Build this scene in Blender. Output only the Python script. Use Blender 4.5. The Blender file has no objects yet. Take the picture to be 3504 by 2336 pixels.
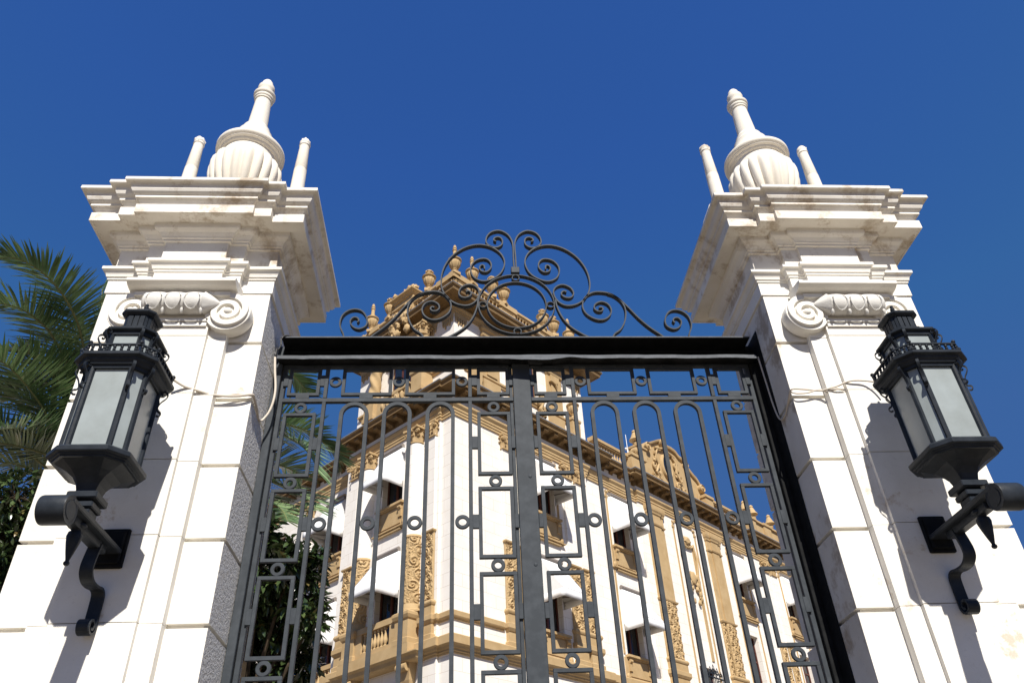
import bpy, bmesh, math, random
from mathutils import Vector, Matrix, noise
PI = math.pi
S = bpy.context.scene
C = S.collection
rnd = random.Random(7)

# ------------------------------------------------------------------ materials
def newmat(name):
    m = bpy.data.materials.new(name); m.use_nodes = True
    nt = m.node_tree; b = nt.nodes['Principled BSDF']
    return m, nt, b
def nd(nt, typ, **kw):
    n = nt.nodes.new(typ)
    for k, v in kw.items():
        if k in n.inputs.keys(): n.inputs[k].default_value = v
        else: setattr(n, k, v)
    return n
def ramp(nt, src, stops):
    r = nt.nodes.new('ShaderNodeValToRGB')
    e = r.color_ramp.elements
    while len(e) < len(stops): e.new(0.5)
    for x, (p, c) in zip(e, stops):
        x.position = p; x.color = (c, c, c, 1) if isinstance(c, (int, float)) else (*c, 1)
    nt.links.new(src, r.inputs[0]); return r
def mixc(nt, fac, a, b, mode='MIX'):
    m = nt.nodes.new('ShaderNodeMix'); m.data_type = 'RGBA'; m.blend_type = mode
    for sock, val in ((m.inputs[0], fac), (m.inputs[6], a), (m.inputs[7], b)):
        if isinstance(val, bpy.types.NodeSocket): nt.links.new(val, sock)
        elif isinstance(val, (int, float)): sock.default_value = val
        else: sock.default_value = (*val, 1)
    return m.outputs[2]
def objco(nt, scale=(1, 1, 1)):
    t = nt.nodes.new('ShaderNodeTexCoord'); mp = nt.nodes.new('ShaderNodeMapping')
    mp.inputs['Scale'].default_value = scale
    oi = nt.nodes.new('ShaderNodeObjectInfo'); ad = nt.nodes.new('ShaderNodeVectorMath'); ad.operation = 'MULTIPLY_ADD'
    nt.links.new(oi.outputs['Random'], ad.inputs[0]); ad.inputs[1].default_value = (37, 53, 29); nt.links.new(t.outputs['Object'], ad.inputs[2])
    nt.links.new(ad.outputs[0], mp.inputs[0]); return mp.outputs[0]
def noi(nt, co, scale, detail=4, rough=.55, dist=0):
    n = nt.nodes.new('ShaderNodeTexNoise')
    n.inputs['Scale'].default_value = scale; n.inputs['Detail'].default_value = detail
    n.inputs['Roughness'].default_value = rough; n.inputs['Distortion'].default_value = dist
    nt.links.new(co, n.inputs['Vector']); return n.outputs[0]
def bump(nt, b, h, strength=.3, dist=.01):
    n = nt.nodes.new('ShaderNodeBump'); n.inputs['Strength'].default_value = strength
    n.inputs['Distance'].default_value = dist
    nt.links.new(h, n.inputs['Height']); nt.links.new(n.outputs[0], b.inputs['Normal'])

def stone_mat(name, base, dark, stain=None, stain_lo=.56, stain_hi=.64, bstr=.25, rough=.8, fine=60):
    m, nt, b = newmat(name); co = objco(nt)
    n1 = noi(nt, co, 2.2, 6, .6); n2 = noi(nt, co, fine, 3, .6)
    c = mixc(nt, ramp(nt, n1, [(.35, 0), (.7, 1)]).outputs[0], base, dark)
    c = mixc(nt, ramp(nt, n2, [(.62, 0), (.8, .5)]).outputs[0], c, tuple(x*.72 for x in dark))
    if stain:
        n3 = noi(nt, co, 3.2, 9, .72, .15)
        f = ramp(nt, n3, [(stain_lo, 0), (stain_hi, .75), (.8, .35)]).outputs[0]
        c = mixc(nt, f, c, stain)
    nt.links.new(c, b.inputs['Base Color']); b.inputs['Roughness'].default_value = rough
    bump(nt, b, n2, bstr, .004); return m
M = {}
M['stone'] = stone_mat('pale_limestone', (.83, .80, .735), (.70, .665, .595), (.50, .40, .28), .61, .68)
M['stone_old'] = stone_mat('weathered_limestone', (.80, .765, .70), (.66, .61, .53), (.34, .25, .155), .52, .64, .3)
M['urn'] = stone_mat('smooth_limestone', (.78, .735, .65), (.72, .66, .56), (.60, .48, .34), .62, .7, .12)
M['garland'] = stone_mat('carved_limestone', (.64, .62, .58), (.55, .53, .49), (.44, .38, .30), .6, .68, .5)
def hammered():
    m, nt, b = newmat('hammered_stone'); co = objco(nt)
    n = noi(nt, co, 42, 3, .7); n2 = noi(nt, co, 42, 3, .6)
    c = mixc(nt, ramp(nt, n2, [(.35, 0), (.65, 1)]).outputs[0], (.84, .82, .79), (.62, .60, .57))
    nt.links.new(c, b.inputs['Base Color']); b.inputs['Roughness'].default_value = .9
    bump(nt, b, n, 1.0, .025); return m
M['hammer'] = hammered()
def iron(name, col, rough=.42, bs=.25):
    m, nt, b = newmat(name); co = objco(nt)
    n1 = noi(nt, co, 14, 5, .6); n2 = noi(nt, co, 90, 3, .6)
    c = mixc(nt, ramp(nt, n1, [(.4, 0), (.75, 1)]).outputs[0], col, tuple(x*1.35+.006 for x in col))
    n4 = noi(nt, co, 5, 8, .7)
    c = mixc(nt, ramp(nt, n4, [(.68, 0), (.74, .6)]).outputs[0], c, (.16, .085, .035))
    nt.links.new(c, b.inputs['Base Color']); b.inputs['Roughness'].default_value = rough
    b.inputs['Specular IOR Level'].default_value = .14
    bump(nt, b, n2, bs, .003); return m
M['iron'] = iron('painted_iron', (.040, .046, .053), .58, .1)
M['lamp_iron'] = iron('lantern_iron', (.019, .023, .029), .42)
M['lit_edge_iron'] = iron('lit_edge_painted_iron', (.080, .086, .096), .6, .8)  # paler paint for lip and flange fronts, sunlight put into the colour
M['shaded_iron'] = iron('shaded_iron', (.007, .0075, .008), .75, .3)  # near-black copy of the iron, shade under the flange put into its colour
def plain(name, col, rough=.6, spec=.5, ns=0, amt=.25):
    m, nt, b = newmat(name)
    if ns:
        co = objco(nt); n = noi(nt, co, ns, 5, .6)
        c = mixc(nt, ramp(nt, n, [(.3, 0), (.7, 1)]).outputs[0], col, tuple(x*(1-amt) for x in col))
        nt.links.new(c, b.inputs['Base Color'])
    else: b.inputs['Base Color'].default_value = (*col, 1)
    b.inputs['Roughness'].default_value = rough; b.inputs['Specular IOR Level'].default_value = spec
    return m
def frosted():
    m, nt, b = newmat('frosted_glass'); co = objco(nt)
    n = noi(nt, co, 60, 4, .6); n1 = noi(nt, co, 5, 5, .6)
    c = mixc(nt, ramp(nt, n1, [(.35, 0), (.7, 1)]).outputs[0], (.31, .345, .345), (.255, .28, .272))
    nt.links.new(c, b.inputs['Base Color']); b.inputs['Roughness'].default_value = .25
    bump(nt, b, n, .08, .002); return m
M['frost'] = frosted()
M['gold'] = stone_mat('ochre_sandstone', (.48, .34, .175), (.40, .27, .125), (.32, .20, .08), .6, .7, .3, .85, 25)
M['gold_shaded'] = stone_mat('shaded_sandstone', (.20, .125, .052), (.15, .09, .036), (.09, .05, .02), .55, .65, .3, .9, 20)  # darkened copy of the ochre stone, soffit shade put into the colour
def coursed():
    m, nt, b = newmat('white_coursed_stone')
    t = nt.nodes.new('ShaderNodeTexCoord'); sx = nt.nodes.new('ShaderNodeSeparateXYZ')
    nt.links.new(t.outputs['Object'], sx.inputs[0])
    ad = nt.nodes.new('ShaderNodeMath'); ad.operation = 'ADD'
    nt.links.new(sx.outputs[0], ad.inputs[0]); nt.links.new(sx.outputs[1], ad.inputs[1])
    cb = nt.nodes.new('ShaderNodeCombineXYZ')
    nt.links.new(ad.outputs[0], cb.inputs[0]); nt.links.new(sx.outputs[2], cb.inputs[1])
    br = nt.nodes.new('ShaderNodeTexBrick')
    br.inputs['Scale'].default_value = 1.0
    br.inputs['Brick Width'].default_value = .9; br.inputs['Row Height'].default_value = .44
    br.inputs['Mortar Size'].default_value = .007; br.inputs['Mortar Smooth'].default_value = .1
    br.inputs['Color1'].default_value = (.84, .80, .74, 1); br.inputs['Color2'].default_value = (.80, .755, .69, 1)
    br.inputs['Mortar'].default_value = (.58, .50, .42, 1)
    nt.links.new(cb.outputs[0], br.inputs['Vector'])
    n1 = noi(nt, objco(nt), 3, 6, .6)
    c = mixc(nt, ramp(nt, n1, [(.4, 0), (.75, .35)]).outputs[0], br.outputs[0], (.72, .65, .55))
    nt.links.new(c, b.inputs['Base Color']); b.inputs['Roughness'].default_value = .85
    return m
M['white'] = coursed()
M['plaster'] = plain('white_render', (.82, .80, .76), .85, .3, 2.5, .10)
M['awning'] = plain('awning_fabric', (.80, .80, .80), .75, .2, 9, .08)
M['tube'] = plain('awning_roller', (.27, .235, .21), .6, .3, 8, .2)
M['redwood'] = plain('red_brown_frame', (.115, .035, .022), .5, .4, 10, .3)
M['pane'] = plain('dark_window_glass', (.012, .016, .022), .06, .6)
M['lead'] = plain('lead_flashing', (.22, .23, .25), .5, .5, 12, .2)
M['cable'] = plain('cream_cable', (.60, .53, .44), .6, .4)
M['cable_dark'] = plain('black_cable', (.02, .02, .02), .5, .4)
M['bark'] = plain('bark', (.10, .075, .05), .95, .1, 14, .5)
M['rod'] = plain('white_antenna_paint', (.75, .75, .74), .5)
def leafmat(name, a, b_, dead=None, rough=.4, spec=.5, trans=.12):
    m, nt, b = newmat(name)
    g = nt.nodes.new('ShaderNodeNewGeometry')
    r = ramp(nt, g.outputs['Random Per Island'], [(0, a), (.8, b_), (.93, b_), (1, dead or b_)])
    n = noi(nt, objco(nt), 1.3, 2)
    c = mixc(nt, ramp(nt, n, [(.4, 0), (.65, 1)]).outputs[0], r.outputs[0], tuple(x*.65 for x in a))
    nt.links.new(c, b.inputs['Base Color']); b.inputs['Roughness'].default_value = rough
    b.inputs['Specular IOR Level'].default_value = spec
    tr = nt.nodes.new('ShaderNodeBsdfTranslucent'); nt.links.new(c, tr.inputs[0])
    mx = nt.nodes.new('ShaderNodeMixShader'); mx.inputs[0].default_value = trans
    out = nt.nodes['Material Output']
    nt.links.new(b.outputs[0], mx.inputs[1]); nt.links.new(tr.outputs[0], mx.inputs[2])
    nt.links.new(mx.outputs[0], out.inputs[0]); return m
M['palm'] = leafmat('palm_leaflets', (.075, .14, .052), (.235, .335, .155), (.31, .30, .16), .34, .7, .15)
M['rachis'] = plain('palm_leaf_stalk', (.20, .20, .08), .5, .4, 20, .3)
M['leaf'] = leafmat('glossy_dark_leaves', (.030, .055, .018), (.085, .12, .042), (.22, .15, .05), .2, .8, .1)

# ------------------------------------------------------------------ mesh builder
class MB:
    def __init__(s): s.v = []; s.f = []; s.m = []; s.sm = []; s.xf = None; s.mi = 0; s.smooth = False
    def add(s, verts, faces, smooth=None, mi=None):
        n = len(s.v)
        for p in verts:
            p = Vector(p)
            if s.xf: p = s.xf(p)
            s.v.append(p)
        for f in faces:
            s.f.append([i+n for i in f]); s.m.append(s.mi if mi is None else mi)
            s.sm.append(s.smooth if smooth is None else smooth)
    def box(s, x0, x1, y0, y1, z0, z1, mi=None):
        v = [(x, y, z) for z in (z0, z1) for y in (y0, y1) for x in (x0, x1)]
        s.add(v, [(0, 2, 3, 1), (4, 5, 7, 6), (0, 1, 5, 4), (2, 6, 7, 3), (0, 4, 6, 2), (1, 3, 7, 5)], False, mi)
    def bev(s, x0, x1, y0, y1, z0, z1, b=.004, mi=None):
        # box with chamfered edges
        def ring(z, i): 
            a, c, d, e = x0+i, x1-i, y0+i, y1-i
            k = b
            return [(a+k, d, z), (c-k, d, z), (c, d+k, z), (c, e-k, z), (c-k, e, z), (a+k, e, z), (a, e-k, z), (a, d+k, z)]
        s.loft([ring(z0, b), ring(z0+b, 0), ring(z1-b, 0), ring(z1, b)], True, True, False, mi)
    def loft(s, rings, cap0=True, cap1=True, smooth=None, mi=None, closed=True):
        n = len(rings[0]); v = [p for r in rings for p in r]; f = []
        for i in range(len(rings)-1):
            for j in range(n if closed else n-1):
                k = (j+1) % n
                f.append((i*n+j, i*n+k, (i+1)*n+k, (i+1)*n+j))
        s.add(v, f, smooth, mi)
        if cap0: s.add(rings[0], [tuple(range(n))[::-1]], False, mi)
        if cap1: s.add(rings[-1], [tuple(range(n))], False, mi)
    def lathe(s, prof, c=(0, 0, 0), n=24, axis='z', smooth=True, mod=None, mi=None, a0=0.0):
        rings = []
        for r, h in prof:
            ring = []
            for j in range(n):
                t = a0+2*PI*j/n; rr = r*(mod(t, r, h) if mod else 1)
                a, b = rr*math.cos(t), rr*math.sin(t)
                if axis == 'z': p = (c[0]+a, c[1]+b, c[2]+h)
                elif axis == 'y': p = (c[0]+a, c[1]+h, c[2]+b)
                else: p = (c[0]+h, c[1]+a, c[2]+b)
                ring.append(p)
            rings.append(ring)
        s.loft(rings, True, True, smooth, mi)
    def annulus(s, c, ro, ri, y0, y1, n=28, mi=None):
        prof = [(ri, y0), (ro-.004, y0), (ro, y0+.004), (ro, y1-.004), (ro-.004, y1), (ri, y1)]
        rings = [[(c[0]+r*math.cos(2*PI*j/n), c[1]+h, c[2]+r*math.sin(2*PI*j/n)) for j in range(n)] for r, h in prof]
        s.loft(rings+[rings[0]], False, False, True, mi)
    def tube(s, pts, r, n=8, mi=None, taper=None):
        pts = [Vector(p) for p in pts]; rings = []; up = Vector((.3, .2, 1)).normalized()
        for i, p in enumerate(pts):
            t = (pts[min(i+1, len(pts)-1)]-pts[max(i-1, 0)]).normalized()
            a = t.cross(up)
            if a.length < .05: a = t.cross(Vector((1, 0, 0)))
            a.normalize(); b = t.cross(a)
            rr = r if taper is None else r*(1+(taper-1)*i/(len(pts)-1))
            rings.append([p+a*rr*math.cos(2*PI*j/n)+b*rr*math.sin(2*PI*j/n) for j in range(n)])
        s.loft(rings, True, True, True, mi)
    def strap(s, pts, axis, w, t, mi=None, wc=0.0):
        # flat bar following pts (curve in the plane normal to axis); w along axis, t in plane
        A = Vector(axis); pts = [Vector(p) for p in pts]; rings = []
        for i, p in enumerate(pts):
            d = (pts[min(i+1, len(pts)-1)]-pts[max(i-1, 0)]).normalized()
            nn = A.cross(d).normalized()
            q = p+A*wc
            rings.append([q-A*w/2-nn*t/2, q+A*w/2-nn*t/2, q+A*w/2+nn*t/2, q-A*w/2+nn*t/2])
        s.loft(rings, True, True, False, mi)
    def ell(s, c, rx, ry, rz, n=14, m=8, mi=None, lump=0, seed=0):
        rings = []
        for i in range(1, m):
            a = PI*i/m-PI/2; ring = []
            for j in range(n):
                t = 2*PI*j/n
                d = Vector((math.cos(a)*math.cos(t), math.cos(a)*math.sin(t), math.sin(a)))
                k = 1+lump*noise.noise(d*3.1+Vector((seed, seed*.7, 0))) if lump else 1
                ring.append((c[0]+rx*d.x*k, c[1]+ry*d.y*k, c[2]+rz*d.z*k))
            rings.append(ring)
        s.loft(rings, True, True, True, mi)
    def molding(s, outline, prof, smooth=False, mi=None, cap=True):
        # closed rectilinear plan outline (CCW) swept with profile of (offset, z)
        rings = [[(x, y, z) for x, y in offs(outline, o)] for o, z in prof]
        s.loft(rings, cap, cap, smooth, mi)
    def band(s, path, prof, mi=None):
        # open plan path swept with closed profile of (offset, z)
        rings = []
        P = offs_open(path, prof)
        s.loft(P, True, True, False, mi)
    def build(s, name, mat, parent=None, loc=None, recalc=True):
        me = bpy.data.meshes.new(name); me.from_pydata([tuple(p) for p in s.v], [], s.f)
        mats = mat if isinstance(mat, (list, tuple)) else [mat]
        for m_ in mats: me.materials.append(M[m_] if isinstance(m_, str) else m_)
        me.polygons.foreach_set('material_index', s.m); me.polygons.foreach_set('use_smooth', s.sm)
        if recalc:
            bm = bmesh.new(); bm.from_mesh(me)
            bmesh.ops.remove_doubles(bm, verts=bm.verts, dist=1e-5)
            bmesh.ops.recalc_face_normals(bm, faces=bm.faces)
            for e in bm.edges:
                if len(e.link_faces) == 2 and e.calc_face_angle(0) > .7: e.smooth = False
            bm.to_mesh(me); bm.free()
        me.update()
        o = bpy.data.objects.new(name, me); C.objects.link(o)
        if parent: o.parent = parent
        if loc: o.location = loc
        return o
def offs(poly, o):
    n = len(poly); out = []
    for i in range(n):
        p0, p1, p2 = Vector(poly[i-1]), Vector(poly[i]), Vector(poly[(i+1) % n])
        d1 = (p1-p0).normalized(); d2 = (p2-p1).normalized()
        n1 = Vector((d1.y, -d1.x)); n2 = Vector((d2.y, -d2.x))
        b = n1+n2; k = b.dot(n1)
        q = p1+(b*(o/k) if abs(k) > 1e-4 else n1*o)
        out.append((q.x, q.y))
    return out
def offs_open(path, prof):
    n = len(path); rings = []
    for i in range(n):
        p = Vector(path[i])
        d1 = (Vector(path[i])-Vector(path[i-1])).normalized() if i else None
        d2 = (Vector(path[i+1])-Vector(path[i])).normalized() if i < n-1 else None
        d1 = d1 or d2; d2 = d2 or d1
        n1 = Vector((d1.y, -d1.x)); n2 = Vector((d2.y, -d2.x))
        b = n1+n2; k = b.dot(n1)
        rings.append([(p.x+b.x*o/k, p.y+b.y*o/k, z) for o, z in prof])
    return rings
def crom(pts, sub=5):
    pts = [Vector(p) for p in pts]; out = []
    for i in range(len(pts)-1):
        a, b, c, d = pts[max(i-1, 0)], pts[i], pts[i+1], pts[min(i+2, len(pts)-1)]
        for k in range(sub):
            t = k/sub
            out.append(.5*((2*b)+(c-a)*t+(2*a-5*b+4*c-d)*t*t+(3*b-a-3*c+d)*t**3))
    out.append(pts[-1]); return out
def thing(name, label, cat, loc=(0, 0, 0), rotz=0, group=None):
    o = bpy.data.objects.new(name, None); C.objects.link(o)
    o.empty_display_size = .2
    o.location = loc; o.rotation_euler = (0, 0, rotz); o['label'] = label; o['category'] = cat
    if group: o['group'] = group
    return o
def dup(o, parent):
    c = o.copy(); C.objects.link(c); c.parent = parent
    for ch in list(o.children): dup(ch, c)
    return c

# ------------------------------------------------------------------ gate piers
PX = 2.635
OUT = [(-.635, -.45), (-.385, -.45), (-.385, -.515), (-.25, -.515), (-.25, -.55), (.25, -.55), (.25, -.515), (.385, -.515), (.385, -.45), (.635, -.45),
       (.635, .45), (.385, .45), (.385, .495), (.25, .495), (.25, .53), (-.25, .53), (-.25, .495), (-.385, .495), (-.385, .45), (-.635, .45)]
JZ = [0.0, .50, 1.02, 1.54, 2.06, 2.58, 3.115, 3.655, 4.185, 4.71, 5.215, 5.70]
def pier(s, label):
    t = thing('gate_pier', label, 'gate pier', (s*PX, 0, 0), 0, 'stone piers of the gate')
    xf = lambda p: Vector((s*p.x, p.y, p.z))
    def mb(): b = MB(); b.xf = xf; return b
    r = random.Random(3+s)
    # shaft: core, coursed corner blocks (front dressed, flanks hammered), pilaster strip courses
    b = mb(); b.box(-.598, .598, -.412, .412, 0, 5.70)
    for i in range(len(JZ)-1):
        z0, z1 = JZ[i]+.0135, JZ[i+1]-.0135
        if i == len(JZ)-2: z1 = JZ[-1]
        for sx in (-1, 1):
            j = r.uniform(-.003, .003); x0, x1 = sorted((sx*.3855, sx*(.635+j)))
            y0, y1 = -.45+j, .45
            v = [(x, y, z) for z in (z0, z1) for y in (y0, y1) for x in (x0, x1)]
            sid = (0, 4, 6, 2) if sx < 0 else (1, 3, 7, 5); oth = (1, 3, 7, 5) if sx < 0 else (0, 4, 6, 2)
            b.add(v, [(0, 2, 3, 1), (4, 5, 7, 6), (0, 1, 5, 4), (2, 6, 7, 3), oth], False, 0)
            b.add(v, [sid], False, 1)
    b.build('shaft', ['stone', 'hammer' if s < 0 else 'stone_old'], t, recalc=True)
    for yy in (0, 1):
        b = mb()
        for i in range(len(JZ)-1):
            z0, z1 = JZ[i]+.002, JZ[i+1]-.002
            f = (lambda d: (-d, -.40)) if yy == 0 else (lambda d: (.41, d-.02))
            j = r.uniform(-.0015, .0015)
            a, c = f(.515+j); b.box(-.385, -.2505, a, c, z0, z1); b.box(.2505, .385, a, c, z0, z1)
            a, c = f(.55+j); b.box(-.25, .25, a, c, z0+.001, z1-.001)
        b.build('pilaster', 'stone', t)
    b = mb(); b.molding(OUT, [(.012, 5.703), (.012, 5.83)]); b.build('necking_block', 'stone', t)
    b = mb(); b.molding(OUT, [(.006, 5.83), (.022, 5.835), (.022, 5.853), (.032, 5.856), (.036, 5.875), (.05, 5.905), (.066, 5.912), (.066, 5.938), (.008, 5.945)])
    b.build('lower_cornice', 'stone', t)
    b = mb(); b.molding(OUT, [(0, 5.944), (0, 6.165), (.018, 6.167), (.018, 6.185), (.03, 6.19), (.035, 6.205), (.055, 6.232), (.085, 6.252), (.09, 6.262), (.09, 6.302)])
    b.build('frieze', 'stone_old', t)
    b = mb(); b.molding(OUT, [(.0, 6.300), (.20, 6.300), (.203, 6.294), (.217, 6.294), (.217, 6.382), (.192, 6.386), (.195, 6.40), (.206, 6.422), (.224, 6.440), (.236, 6.444), (.236, 6.470),
                                (.246, 6.474), (.262, 6.49), (.272, 6.512), (.274, 6.535), (.276, 6.548), (.287, 6.560), (.314, 6.562), (.318, 6.568), (.316, 6.598), (.30, 6.604), (.0, 6.63)])
    b.build('cornice', 'stone_old', t)
    # scroll capital
    ox = -.02
    b = mb(); hp = [(-.48, 5.582), (-.572, 5.582), (-.576, 5.596), (-.588, 5.598), (-.596, 5.606), (-.630, 5.608), (-.662, 5.616), (-.685, 5.630), (-.697, 5.634), (-.697, 5.660), (-.68, 5.666), (-.48, 5.705)]
    b.loft([[(x+ox, y, z) for y, z in hp] for x in (-.405, .405)], True, True, False)
    b.box(-.37+ox, .37+ox, -.578, -.50, 5.505, 5.5825)
    b.build('hood_moulding', 'stone', t)
    for sx in (-1, 1):
        b = mb(); cx, cz = sx*.358+ox, 5.42
        b.lathe([(.0001, -.47), (.168, -.47), (.170, -.570), (.166, -.575), (.0001, -.575)], (cx, 0, cz), 36, 'y')
        pts = []
        N = 72
        for i in range(N+1):
            a = i/N*1.9*2*PI; rr = .146-.0625*a/(2*PI); th = PI/2-a
            pts.append(Vector((cx+sx*rr*math.cos(th), -.585, cz+rr*math.sin(th))))
        rings = []
        for i, p in enumerate(pts):
            w = .050*(1-.25*i/N); d = (pts[min(i+1, N)]-pts[max(i-1, 0)]).normalized(); n_ = Vector((0, 1, 0)).cross(d); f = -.600+.004*i/N
            rings.append([p+n_*w*k+Vector((0, y-p.y, 0)) for k, y in ((-.5, -.56), (-.5, f+.004), (-.42, f), (.42, f), (.5, f+.004), (.5, -.56))])
        b.loft(rings, True, True, False)
        b.ell((cx, -.582, cz), .033, .03, .033, 14, 8)
        b.strap([(cx, -.585, cz+.155), (cx-sx*.16, -.585, cz+.155)], (0, 1, 0), .05, .035)
        b.build('volute', 'stone', t)
    b = mb(); n = 26; rg = []
    for i in range(57):
        u = -.315+.575*i/56
        if u > .225: rr = .094*math.sqrt(max(0.0, 1-((u-.225)/.037)**2))*.92+.004
        elif u < -.195: rr = .090*(1-((-.195-u)/.122))**.8+.003
        else: rr = .094*(.90+.10*abs(math.sin(PI*(u+.195)/.14))**.5)
        ring = []
        for j in range(n):
            th = 2*PI*j/n; lob = 1+(.10*abs(math.cos(th*3)) if u < -.195 else 0)+.03*noise.noise(Vector((u*22, math.cos(th)*2, math.sin(th)*2)))
            ring.append((u, -.592+.082/.094*rr*lob*math.cos(th), 5.487+rr*lob*math.sin(th)*(1.05 if math.sin(th) < 0 else 1)))
        rg.append(ring)
    b.loft(rg, True, True, True)
    for k in range(3):                                              # raised rim round each egg, tongue between them
        cu = -.125+.14*k
        b.tube([(cu+.058*math.cos(a), -.592-.086*math.cos(math.asin(min(1, max(-1, .8*math.sin(a))))) , 5.475+.078*math.sin(a)) for a in [i*2*PI/16 for i in range(17)]], .006, 5)
    for k in range(4): b.ell((-.195+.14*k, -.625, 5.398), .014, .02, .03, 8, 6)
    b.build('egg_garland', 'garland', t)
    b = mb(); b.box(-.22+ox, .22+ox, -.575, -.50, 5.335, 5.36); b.box(-.215+ox, .215+ox, -.567, -.50, 5.295, 5.325)
    b.build('fillet', 'stone', t)
    # finials are set apart: they stand on the cornice
    return t
pier(-1, 'white stone gate pier on the left of the gate, with palm fronds behind it')
pier(1, 'white stone gate pier on the right of the gate, with only sky behind it')

def flutes(t, r, h): return 1+.075*abs(math.cos(t*9))-.02 if (r > .27 and h < 7.75) or h < 7.3 else 1
def urn(s, label):
    x = s*2.61; t = thing('urn_finial', label, 'finial', (x, .02, 6.62), 0, 'urn finials crowning the piers')
    xf = lambda p: p-Vector((0, 0, 6.62))
    b = MB(); b.xf = xf; b.box(-.25, .25, -.25, .25, 6.61, 6.95); b.lathe([(.24, 6.94), (.24, 6.99), (.2, 7.0), (.14, 7.05), (.12, 7.10), (.15, 7.14), (.16, 7.17), (.12, 7.19)], n=32)
    b.build('plinth', 'urn', t)
    b = MB(); b.xf = xf
    pr = [(.10, 7.17), (.19, 7.2), (.255, 7.29), (.302, 7.42), (.325, 7.54), (.328, 7.62), (.32, 7.68), (.302, 7.73), (.281, 7.752)]
    b.lathe(pr, n=144, mod=lambda t, r, h: 1+(.14*abs(math.cos(t*10))**.6-.075)*min(1, max(.15, (7.765-h)/.06)))
    b.lathe([(.2, 7.6), (.272, 7.70), (.268, 7.78), (.262, 7.845), (.275, 7.85)], n=48)
    b.build('fluted_bowl', 'urn', t)
    b = MB(); b.xf = xf
    b.lathe([(.2, 7.85), (.278, 7.851), (.288, 7.862), (.29, 7.872), (.30, 7.876), (.312, 7.884), (.314, 7.894), (.322, 7.898), (.334, 7.915), (.334, 7.945), (.322, 7.962), (.295, 7.985), (.25, 8.03), (.205, 8.10), (.182, 8.16), (.176, 8.195), (.176, 8.212), (.160, 8.222),
             (.148, 8.25), (.138, 8.285), (.138, 8.305), (.126, 8.318), (.112, 8.345), (.102, 8.37)], n=56)
    b.build('lid', 'urn', t)
    b = MB(); b.xf = xf
    b.lathe([(.100, 8.365), (.099, 8.40), (.082, 8.775), (.082, 8.79)], n=36); b.build('neck', 'urn', t)
    b = MB(); b.xf = xf
    b.lathe([(.08, 8.79), (.092, 8.795), (.094, 8.815), (.10, 8.82), (.104, 8.84), (.098, 8.857), (.108, 8.864), (.115, 8.88), (.115, 8.90), (.098, 8.915), (.078, 8.925), (.074, 8.965), (.084, 8.99), (.088, 9.02), (.084, 9.045), (.064, 9.06), (.062, 9.085), (.056, 9.12), (.04, 9.15), (.015, 9.168)], n=36)
    b.build('knob', 'urn', t)
urn(-1, 'tall fluted urn finial with long neck on top of the left pier')
urn(1, 'tall fluted urn finial with long neck on top of the right pier')
def pin(s, k, label):
    x = s*(2.61+k*.528); t = thing('slim_finial', label, 'finial', (x, .0, 6.62), 0, 'slim finials beside the urns')
    xf = lambda p: p-Vector((0, 0, 6.62))
    b = MB(); b.xf = xf; b.box(-.14, .14, -.14, .14, 6.60, 6.92)
    b.lathe([(.10, -.12), (.185, -.11), (.185, .11), (.10, .12)], (0, 0, 7.06), 28, 'y')
    b.ell((0, -.13, 7.06), .07, .04, .07); b.lathe([(.10, 7.1), (.085, 7.24), (.07, 7.27)], n=20)
    b.build('scroll_base', 'urn', t)
    b = MB(); b.xf = xf; b.lathe([(.068, 7.26), (.062, 7.685), (.0575, 7.69), (.0575, 7.70), (.0605, 7.705), (.047, 8.055)], n=24); b.build('rod', 'urn', t)
    b = MB(); b.xf = xf; b.ell((0, 0, 8.095), .054, .054, .064, 22, 14, lump=.22, seed=k*5+s)
    b.lathe([(.047, 8.04), (.056, 8.055), (.05, 8.075)], n=20); b.build('bud', 'stone_old', t)
pin(-1, 1, 'slim stone rod finial left of the urn on the left pier')
pin(-1, -1, 'slim stone rod finial right of the urn on the left pier')
pin(1, -1, 'slim stone rod finial left of the urn on the right pier')
pin(1, 1, 'slim stone rod finial right of the urn on the right pier')

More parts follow.
